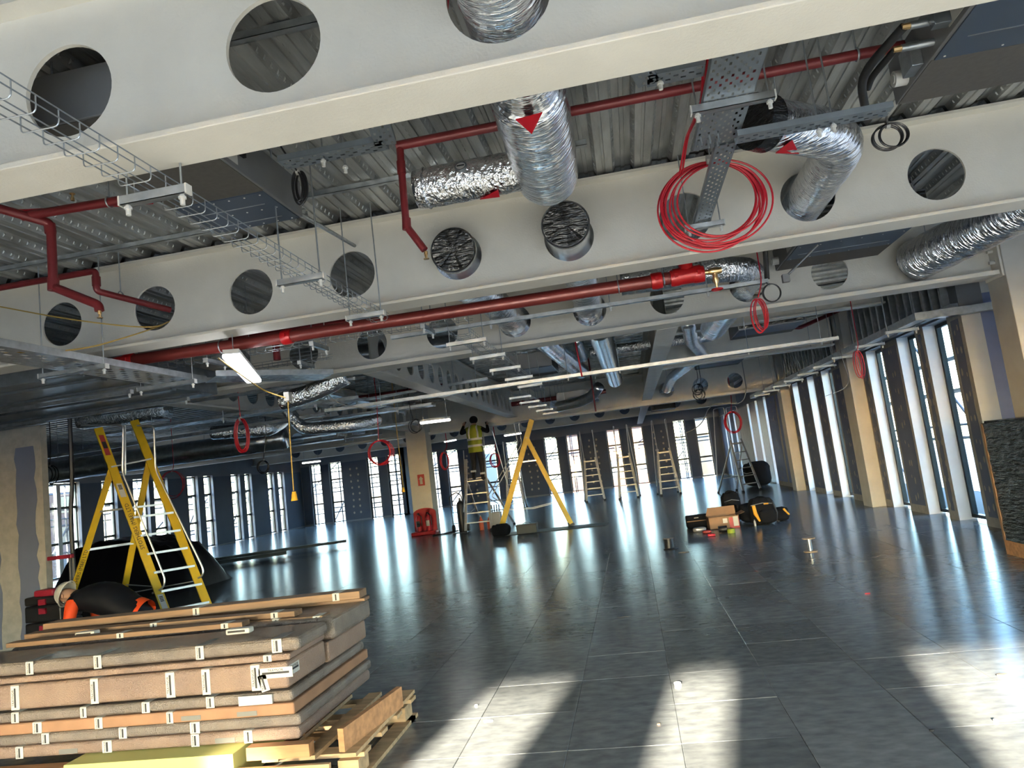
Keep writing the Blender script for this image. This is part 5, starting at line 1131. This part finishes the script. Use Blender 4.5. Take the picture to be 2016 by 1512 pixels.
MB().box(bx_ + V((-.27, .02, 0)), bx_ + V((.27, .03, .22))).box(bx_ + V((-.27, .40, 0)), bx_ + V((.27, .41, .22))).box(bx_ + V((-.27, .02, 0)), bx_ + V((-.26, .41, .22))).box(bx_ + V((.26, .02, 0)), bx_ + V((.27, .41, .22))).box(bx_ + V((-.27, .02, 0)), bx_ + V((.27, .41, .01))).build('carton', 'cardboard', cb)
MB().prism([bx_ + V((-.27, .41, .22)), bx_ + V((.27, .41, .22)), bx_ + V((.27, .47, .36)), bx_ + V((-.22, .47, .36))], (0, .006, 0)).build('flap', 'cardboard', cb)
MB().prism([bx_ + V((.27, .02, .22)), bx_ + V((.27, .41, .22)), bx_ + V((.38, .41, .26)), bx_ + V((.38, .02, .26))], (0, 0, .005)).build('flap', 'cardboard', cb)
MB().box(bx_ + V((.09, .016, .0)), bx_ + V((.26, .021, .19))).build('red_panel', 'extinguisher_red', cb); MB().box(bx_ + V((.16, .012, .03)), bx_ + V((.25, .017, .20))).build('white_label', 'tape_white', cb); MB().box(bx_ + V((-.02, .014, .10)), bx_ + V((.06, .019, .18))).build('white_label', 'tape_white', cb)
bk_ = soft('backpack', 'tall black backpack standing behind the cardboard box', pz0(1450, 1030) + V((0, .38, 0)), (.36, .26, .56), 'black_cloth', seed=1); handle(bk_, pz0(1450, 1030) + V((0, .36, .52)), .09, .07, .015)
def sub_soft(parent, name, c, size, m, seed):
    t = soft(name, '', c, size, m, seed=seed); b = t.children[0]; b.parent = parent; b.location = OFF[b.name] - OFF[parent.name]; b.name = name; bpy.data.objects.remove(t)
p = pz0(1450, 1030) + V((0, .22, 0)); sub_soft(bk_, 'front_pocket', p + V((0, 0, .06)), (.28, .12, .26), 'black_cloth', 21)
MB().tube([p + V((-.14, -.02, .40)), p + V((0, -.04, .43)), p + V((.14, -.02, .40))], .006, 6).build('zip', 'alu_dull', bk_, True)
soft('duffel_bag', 'soft black bag between the backpack and the yellow-trimmed bag', pz0(1482, 1030) + V((0, .3, 0)), (.34, .3, .34), 'black_cloth', seed=2)
yb = soft('tool_backpack', 'black tool backpack with yellow trim in front of the group', pz0(1508, 1034) + V((0, .2, 0)), (.46, .32, .46), 'black_cloth', seed=3); handle(yb, pz0(1508, 1034) + V((0, .2, .43)), .1, .06, .016)
p = pz0(1508, 1034); sub_soft(yb, 'front_pocket', p + V((.06, .04, .03)), (.30, .14, .24), 'black_cloth', 22); MB().tube([p + V((-.2, .04, .36)), p + V((0, .02, .39)), p + V((.2, .04, .36))], .007, 6).build('zip', 'alu_dull', yb, True); MB().tube([p + V((.18, .03, .40)), p + V((.22, .0, .2)), p + V((.2, .03, .06))], .016, 6).build('strap', 'black_plastic', yb, True)
yp = pz0(1508, 1034) + V((-.14, -.02, 0)); MB().tube([yp + V((-.02, .02, .36)), yp + V((-.01, .0, .22)), yp + V((.05, .02, .08))], [.03, .034, .018], 8).build('yellow_strap', 'bag_yellow', yb, True); MB().box(yp + V((.16, .015, .36)), yp + V((.24, .035, .385))).build('tag', 'bag_yellow', yb)
ob = soft('tool_pouch', 'small black pouch with ochre edge, right end of the bag group', pz0(1543, 1026) + V((0, .15, 0)), (.26, .26, .24), 'black_cloth', seed=4); p = pz0(1545, 1026); MB().tube([p + V((.02, .03, .22)), p + V((.1, .06, .1))], [.02, .02], 6).build('edge', 'bag_yellow', ob, True)
p = pz0(1532, 1026); bt = thing('bottle', 'dark water bottle standing beside the small black pouch', 'bottle', p); MB().lathe([(.035, 0), (.037, .02), (.037, .14), (.015, .17), (.015, .20)], p, 14).build('flask', 'black_plastic', bt, True); MB().cyl(p + V((0, 0, .2)), p + V((0, 0, .215)), .018, 10).build('cap', 'cable_black', bt)
p = pz0(1486, 1035); bt = thing('bottle', 'small clear bottle at the foot of the yellow-trimmed bag', 'bottle', p + V((0, -.06, 0))); MB().lathe([(.02, 0), (.021, .08), (.01, .10), (.01, .115)], p + V((0, -.06, 0)), 12).build('flask', 'clear_film', bt, True)
soft('duffel_bag', 'dark duffel bag at the foot of the tall silver ladder', pz0(1492, 958) + V((.1, .35, 0)), (.85, .5, .78), 'black_cloth', seed=5)
# packaging litter in front of the box
lit = ((1378, 1047, 'clear plastic bag with red scraps in front of the box', 'clear_film', .09), (1392, 1050, 'pink crumpled wrapper left of the yellow tape reel', 'sign_red', .06), (1401, 1056, 'red cable offcuts on the floor before the box', 'cable_red', .05), (1440, 1053, '', '', 0))
for x, y, lab, m, r_ in lit[:3]:
    p = pz0(x, y); soft('wrapper', lab, p, (r_ * 2.6, r_ * 1.8, r_ * .9), m, cat='litter', seed=x)
p = pz0(1440, 1049); rl_ = thing('tape_reel', 'fluorescent yellow tape reel on the floor before the cardboard box', 'reel', p); MB().lathe([(.028, 0), (.065, 0), (.065, .07), (.028, .07)], p, 18).build('roll', 'hivis_yellow', rl_, True)
p = pz0(1424, 1049); rl_ = thing('cable_drum', 'small black cable drum lying before the cardboard box', 'reel', p); MB().lathe([(.05, -.07), (.06, -.07), (.055, -.06), (.055, .06), (.06, .07), (.05, .07)], p + V((0, 0, .06)), 16, 'x').build('roll', 'cable_black', rl_, True)
# cable reels
p = pz0(1318, 1080); rl_ = thing('cable_reel', 'black cable reel standing on the floor with loose end', 'reel', p)
MB().lathe([(.085, 0), (.085, .008), (.073, .012)] + [(.073 + .004 * (i % 2), .012 + .011 * i) for i in range(12)] + [(.073, .145), (.085, .148), (.085, .156)], p, 28).build('wound_cable', 'cable_black', rl_, True)
MB().lathe([(.02, .156), (.084, .156), (.084, .159)], p, 24).build('top_disc', 'spool_wood', rl_, True)
MB().tube(bend([p + V((.06, -.07, .006)), p + V((-.05, -.14, .006)), p + V((-.11, -.10, .006)), p + V((.05, -.16, .006)), p + V((.13, -.06, .006))], .06), .006, 6).build('loose_end', 'cable_black', rl_, True)
p = pz0(1596, 1086); rl_ = thing('cable_spool', 'empty wooden cable spool with silver core standing on the floor', 'reel', p)
MB().lathe([(.085, 0), (.085, .012), (.03, .012)], p, 24).build('base_disc', 'spool_wood', rl_, True); MB().lathe([(.027, .012), (.027, .165)], p, 20).build('core', 'galv', rl_, True); MB().lathe([(.018, .165), (.082, .165), (.082, .177), (.018, .177)], p + V((0, 0, 0)), 24).build('top_disc', 'spool_wood', rl_, True)
# sheet, black holdall and green box under the A-frame
pts = [pz0(975, 1057), pz0(1180, 1041), pz0(1196, 1031), pz0(1120, 1031)]; A = pts[0]
ms = MB().prism([(-3.45, 16.75, 0.002), (-.80, 16.55, .002), (-.72, 17.25, .002), (-3.35, 17.45, .002)], (0, 0, .012)).build('metal_sheet', 'steel_sheet'); tag(ms, 'flat dark metal sheet on the floor under the yellow A-frame', 'sheet')
p = pz0(1037, 1052); gb = thing('tool_box', 'dark green tool box at the foot of the yellow A-frame', 'box', p + V((0, .2, 0))); MB().box(p + V((-.24, .05, .015)), p + V((.24, .33, .20))).build('body', 'steel_sheet', gb, bevel=.01); MB().box(p + V((-.25, .04, .20)), p + V((.25, .34, .225))).build('lid', 'black_plastic', gb, bevel=.006); handle(gb, p + V((0, .19, .22)), .1, .04, .008, 'black_plastic')
soft('holdall', 'black slouched holdall at left foot of the yellow A-frame', pz0(987, 1056) + V((0, .05, 0)), (.44, .34, .28), 'black_cloth', seed=9)
# fire extinguisher stand
p = pz0(834, 1054); fe = thing('extinguisher_stand', 'red moulded stand holding two fire extinguishers before the square column', 'fire extinguisher', p)
n = 12; arch = [(-.33, 0, .0), (.33, 0, .0), (.33, 0, .60)] + [(.33 * math.cos(PI * i / n), 0, .60 + .14 * math.sin(PI * i / n)) for i in range(1, n)] + [(-.33, 0, .60)]
MB().prism([p + V(a) + V((0, .30, .0)) for a in arch], (0, .05, 0)).build('back_board', 'extinguisher_red', fe)
MB().box(p + V((-.36, -.02, 0)), p + V((.36, .36, .10))).build('base', 'extinguisher_red', fe, bevel=.02)
for s, m in ((-.14, 'extinguisher_red'), (.14, 'extinguisher_red')):
    c = p + V((s, .14, .10)); ex = MB().lathe([(.075, 0), (.08, .02), (.08, .36), (.06, .42), (.025, .45), (.025, .48)], c, 18).build('extinguisher', m, fe, True)
    MB().box(c + V((-.012, -.06, .48)), c + V((.012, .05, .52))).tube([c + V((.02, -.03, .49)), c + V((.10, -.06, .42)), c + V((.10, -.06, .16))], .012, 6).build('valve_and_hose', 'black_plastic', ex); MB().box(c + V((-.05, -.083, .14)), c + V((.05, -.078, .30))).build('label', 'tape_white' if s > 0 else 'ink', ex)
# sack truck with gas cylinder, bottles and bucket at the foot of the man's ladder
p = pz0(905, 1050); tr_ = thing('sack_truck', 'black sack truck with a tall gas cylinder beside the silver ladder', 'trolley', p + V((0, .1, 0)))
for s in (-.17, .17): MB().tube(bend([p + V((s - .05, .3, .06)), p + V((s - .10, .35, 1.0)), p + V((-.07, .38, 1.08))], .08), .014, 8).build('frame_tube', 'black_plastic', tr_, True)
for z in (.25, .55, .85): MB().cyl(p + V((-.22, .32, z)), p + V((.10, .32, z)), .01, 6).build('cross_bar', 'black_plastic', tr_)
MB().box(p + V((-.24, .02, 0)), p + V((.14, .3, .012))).build('toe_plate', 'black_plastic', tr_)
for s in (-.24, .17): MB().lathe([(.03, -.03), (.10, -.03), (.11, 0), (.10, .03), (.03, .03)], p + V((s, .36, .11)), 18, 'x').build('wheel', 'rubber_black', tr_, True)
c = p + V((.06, .17, .012)); cyl_ = MB().lathe([(.10, 0), (.11, .02), (.11, .72), (.08, .80), (.03, .84), (.03, .92)], c, 20).build('gas_cylinder', 'black_plastic', tr_, True)
p = pz0(955, 1046); 
for i, (dx_, h, m, lab) in enumerate(((-.10, .36, 'gas_orange', 'orange gas canister on the floor under the silver ladder, taller one'), (.10, .30, 'gas_orange', 'orange gas canister on the floor under the silver ladder, shorter one'))):
    c = p + V((dx_ - .1, .55 + .1 * i, 0)); o = thing('gas_canister', lab, 'canister', c); MB().lathe([(.06, 0), (.065, .02), (.065, h * .7), (.03, h * .85), (.02, h)], c, 16).build('body', m, o, True); MB().cyl(c + V((0, 0, h)), c + V((0, 0, h + .03)), .014, 8).build('valve', 'brass', o, True)
p = pz0(975, 1040); o = thing('bucket', 'pale square bucket of tubes right of the silver ladder', 'bucket', p + V((0, .3, 0)))
MB().prism([p + V((-.13, .15, 0)), p + V((.15, .15, 0)), p + V((.15, .42, 0)), p + V((-.13, .42, 0))], (0, 0, .42)).build('tub', 'bucket', o, bevel=.02)
for i in range(4): MB().cyl(p + V((-.08 + .06 * i, .28, .2)), p + V((-.09 + .07 * i, .28, .62)), .016, 8).build('tube', 'black_plastic', o)
cable('black hose lying on the floor left of the sack truck', [pz0(852, 1056) + V((0, 0, .02)), pz0(870, 1053) + V((0, 0, .02)), pz0(885, 1050) + V((0, 0, .02)), pz0(903, 1047) + V((0, 0, .03))], 'cable_black', .02)
# plank heap left of centre
hp_ = 'dark lengths stacked on the floor at left of centre'
labs = ('dark metal length on top of the floor heap left of centre', 'dark metal length at the front of the floor heap', 'dark metal length at the back of the floor heap, longest', 'pale timber bearer under the floor heap', 'dark sheet lying in the floor heap')
for i, (a, b, w, h, z, m) in enumerate((((-11.5, 16.4), (-8.3, 17.9), .2, .06, .20, 'steel_sheet'), ((-11.8, 15.9), (-8.9, 17.2), .2, .08, .14, 'steel_sheet'), ((-12.8, 17.0), (-8.0, 18.9), .25, .06, .14, 'steel_sheet'), ((-10.6, 16.0), (-11.4, 17.6), .10, .10, .05, 'pine'), ((-12.4, 16.3), (-9.2, 17.7), .6, .02, .11, 'steel_sheet'))):
    tag(MB().bar((a[0], a[1], z), (b[0], b[1], z), w, h).build('metal_length' if m != 'pine' else 'timber_bearer', m), labs[i], 'metal length' if m != 'pine' else 'timber', hp_)
# tarpaulin-covered heap behind the near ladder
vs = []; nx, ny = 26, 14; rnd = random.Random(5)
for i in range(nx + 1):
    for j in range(ny + 1):
        u_, v_ = i / nx, j / ny; e_ = min(1, min(u_, 1 - u_) * 7) * min(1, min(v_, 1 - v_) * 5); z = e_ ** .5 * (.80 + .28 * math.sin(u_ * PI * .9 + .35) - .25 * max(0, u_ - .55)) * (1 + rnd.uniform(-.05, .05)); vs.append((-11.5 + 3.0 * u_, 12.4 + 1.6 * v_, max(0.0, z)))
tp = tag(MB().add(vs, [(i * (ny + 1) + j, (i + 1) * (ny + 1) + j, (i + 1) * (ny + 1) + j + 1, i * (ny + 1) + j + 1) for i in range(nx) for j in range(ny)]).build('tarpaulin_heap', 'tarp', None, True), 'large heap under a black tarpaulin behind the near yellow stepladder', 'heap')
# red and black tool trolley by the partition
tx, ty = -7.72, 8.05
tt = thing('tool_trolley', 'stacked black tool trolley with red pull handle beside the left partition', 'trolley', (tx + .2, ty, 0))
for i, (z0, z1) in enumerate(((.02, .34), (.35, .55), (.56, .66))):
    b0 = MB().box((tx - .02, ty, z0), (tx + .50, ty + .36, z1)).build('case', 'black_plastic', tt, bevel=.02); MB().box((tx + .2, ty - .02, z1 - .1), (tx + .30, ty, z1 - .03)).build('latch', 'trolley_red', b0)
for hx_ in (.02, .40): MB().cyl((tx + hx_, ty + .3, .5), (tx + hx_, ty + .3, 1.10), .02, 8).build('handle_post', 'black_plastic', tt, True)
MB().box((tx - .02, ty + .27, 1.08), (tx + .44, ty + .33, 1.13)).build('grip', 'trolley_red', tt, bevel=.01)
MB().box((tx + .12, ty + .0, .66), (tx + .40, ty + .2, .74)).build('tray_lid', 'trolley_red', tt, bevel=.02)
# litter on the near floor
for i, (x, y, lab, m, sz) in enumerate(((1335, 1349, 'crumpled white paper scrap in the middle sun patch', 'tape_white', (.05, .04, .02)), (960, 1419, 'short white strip lying in the left sun patch', 'plastic_white', (.07, .012, .006)), (937, 1390, 'tiny white chip in the left sun patch', 'tape_white', (.02, .02, .01)), (1297, 1427, 'tiny brown chip in the middle sun patch', 'cardboard', (.02, .015, .008)), (1708, 1169, 'small red clip on the floor at right', 'cable_red', (.05, .02, .008)), (1835, 1440, 'dark screw on the floor near the right sun patch', 'ink', (.025, .015, .01)), (764, 1470, 'white plug on the floor beside the pallet', 'plastic_white', (.03, .03, .02)), (1230, 1214, 'dark scuffed scrap on the floor at centre', 'black_plastic', (.14, .03, .004)), (1960, 1420, 'tiny white chip in the right sun patch', 'tape_white', (.02, .02, .01)), (1975, 1330, 'brown sliver on the floor at right edge', 'cardboard', (.07, .03, .008)), (1345, 1088, 'short black cable offcut beside the black reel', 'cable_black', (.2, .012, .01)))):
    p = pz0(x, y); n = 7; ang = [2 * PI * k / n for k in range(n)]
    poly = [p + V((sz[0] / 2 * math.cos(a) * random.uniform(.7, 1.1), sz[1] / 2 * math.sin(a) * random.uniform(.7, 1.1), 0)) for a in ang]
    tag(MB().prism(poly, (random.uniform(-.3, .3) * sz[2], 0, sz[2])).build('litter_scrap', m), lab, 'litter')

# ================================================================== OUTSIDE
gr = MB().box((-160, -160, -5.3), (160, 200, -5.0)).build('ground', 'ground'); struct(gr)
def scaffold(label, axis, pos, a0, a1, z0, z1, step=2.0, lift=1.0, depth=1.0):
    mp = (lambda a, d, z: (pos + d, a, z)) if axis == 'x' else (lambda a, d, z: (a, pos + d, z))
    root = thing('scaffold', label, 'scaffold', mp((a0 + a1) / 2, depth / 2, z0)); r_ = .03
    a = a0
    while a <= a1:
        for d in (0, depth): MB().cyl(mp(a, d, z0), mp(a, d, z1), r_, 6).build('standard', 'scaffold', root)
        a += step
    z = z0 + .5
    while z < z1:
        MB().cyl(mp(a0, 0, z), mp(a1, 0, z), r_, 6).build('ledger', 'scaffold', root)
        MB().cyl(mp(a0, depth, z + .2), mp(a1, depth, z + .2), r_, 6).build('ledger', 'scaffold', root); z += lift
    a = a0; k = 0
    while a + step * 2 <= a1:
        zz = -.6 if k % 2 else 1.3; MB().cyl(mp(a, depth, zz), mp(a + step * (1 if k % 3 else 2), depth, zz + 2.0), r_, 6).build('brace', 'scaffold', root); a += step; k += 1
    for z in (-.25, 1.95): MB().box(mp(a0, .15, z), mp(a1, depth - .15, z + .04)).build('boards', 'scaffold_board', root)
    return root
scaffold('scaffold tubes outside the right facade windows', 'x', XR + 1.3, 11.0, 37.0, -5, 5, 2.3, 1.4)
scaffold('scaffold tubes outside the far facade windows', 'y', YF + .8, -12.5, 6.0, -5, 5, 1.9, 1.05)
scaffold('scaffold tubes outside the left facade windows', 'x', XL - 1.9, 16.0, 33.5, -5, 5, 1.6, 1.0)
scaffold('scaffold tubes outside the stepped far left facade', 'y', 33.9, -17.0, -11.2, -5, 5, 1.3, 1.0)
def building(label, x0, x1, y0, y1, z1, m, wm='bld_glass', faces=('-y',), dx=3.0, dz=3.2, roof=None):
    root = thing('building', label, 'building', ((x0 + x1) / 2, (y0 + y1) / 2, -5)); MB().box((x0, y0, -5), (x1, y1, z1)).build('wall', m, root)
    if roof: MB().box((x0 - .4, y0 - .4, z1), (x1 + .4, y1 + .4, z1 + .6)).build('parapet', roof, root)
    w0 = {}
    for f in faces:
        L0, L1 = (x0, x1) if f[1] == 'y' else (y0, y1); a = L0 + 1.5
        while a + 1.2 < L1:
            z = -3.6
            while z + 1.8 < z1:
                P = {'-y': (a, y0 - .05, z), '+x': (x1 - .05, a, z), '-x': (x0 - .05, a, z)}[f]
                if f not in w0: e = (1.3, .1, 1.7) if f[1] == 'y' else (.1, 1.3, 1.7); w0[f] = MB().box((P[0], P[1], P[2]), (P[0] + e[0], P[1] + e[1], P[2] + e[2])).build('window', wm, root, origin=P)
                else: place(w0[f], root, P)
                z += dz
            a += dx
    return root
building('brick building seen through the far windows at centre', -7, 4, 70, 80, 4.2, 'brick', faces=('-y',), roof='stone')
building('pale stone building seen through the far right windows', 7, 22, 66, 80, 6.5, 'stone', faces=('-y',))
building('white low building behind the column windows', -34, -14, 64, 74, 3.4, 'bld_white', faces=('-y',), dx=4)
building('yellow stone building outside the left facade', -70, -58, 16, 40, 6, 'stone', faces=('+x',), roof='brick')
building('brick building outside the left facade corner', -72, -60, 48, 70, 5, 'brick', faces=('+x',))
building('white building across the street outside the right facade', 48, 60, 20, 80, 4, 'bld_white', faces=('-x',))
def hoarding(lab, x0, x1, y, m): tag(MB().box((x0, y, -5), (x1, y + .1, -3.6)).box((x0, y - .02, -4.6), (x1, y, -4.2)).build('site_hoarding', m), lab, 'hoarding')
hoarding('red and white site barrier outside behind the column', -14, -6, 44, 'barrier_red'); hoarding('green site hoarding outside the far left windows', -24, -14.5, 43, 'site_green'); hoarding('pale site hoarding outside the far right windows', -4, 7, 46, 'bld_white')
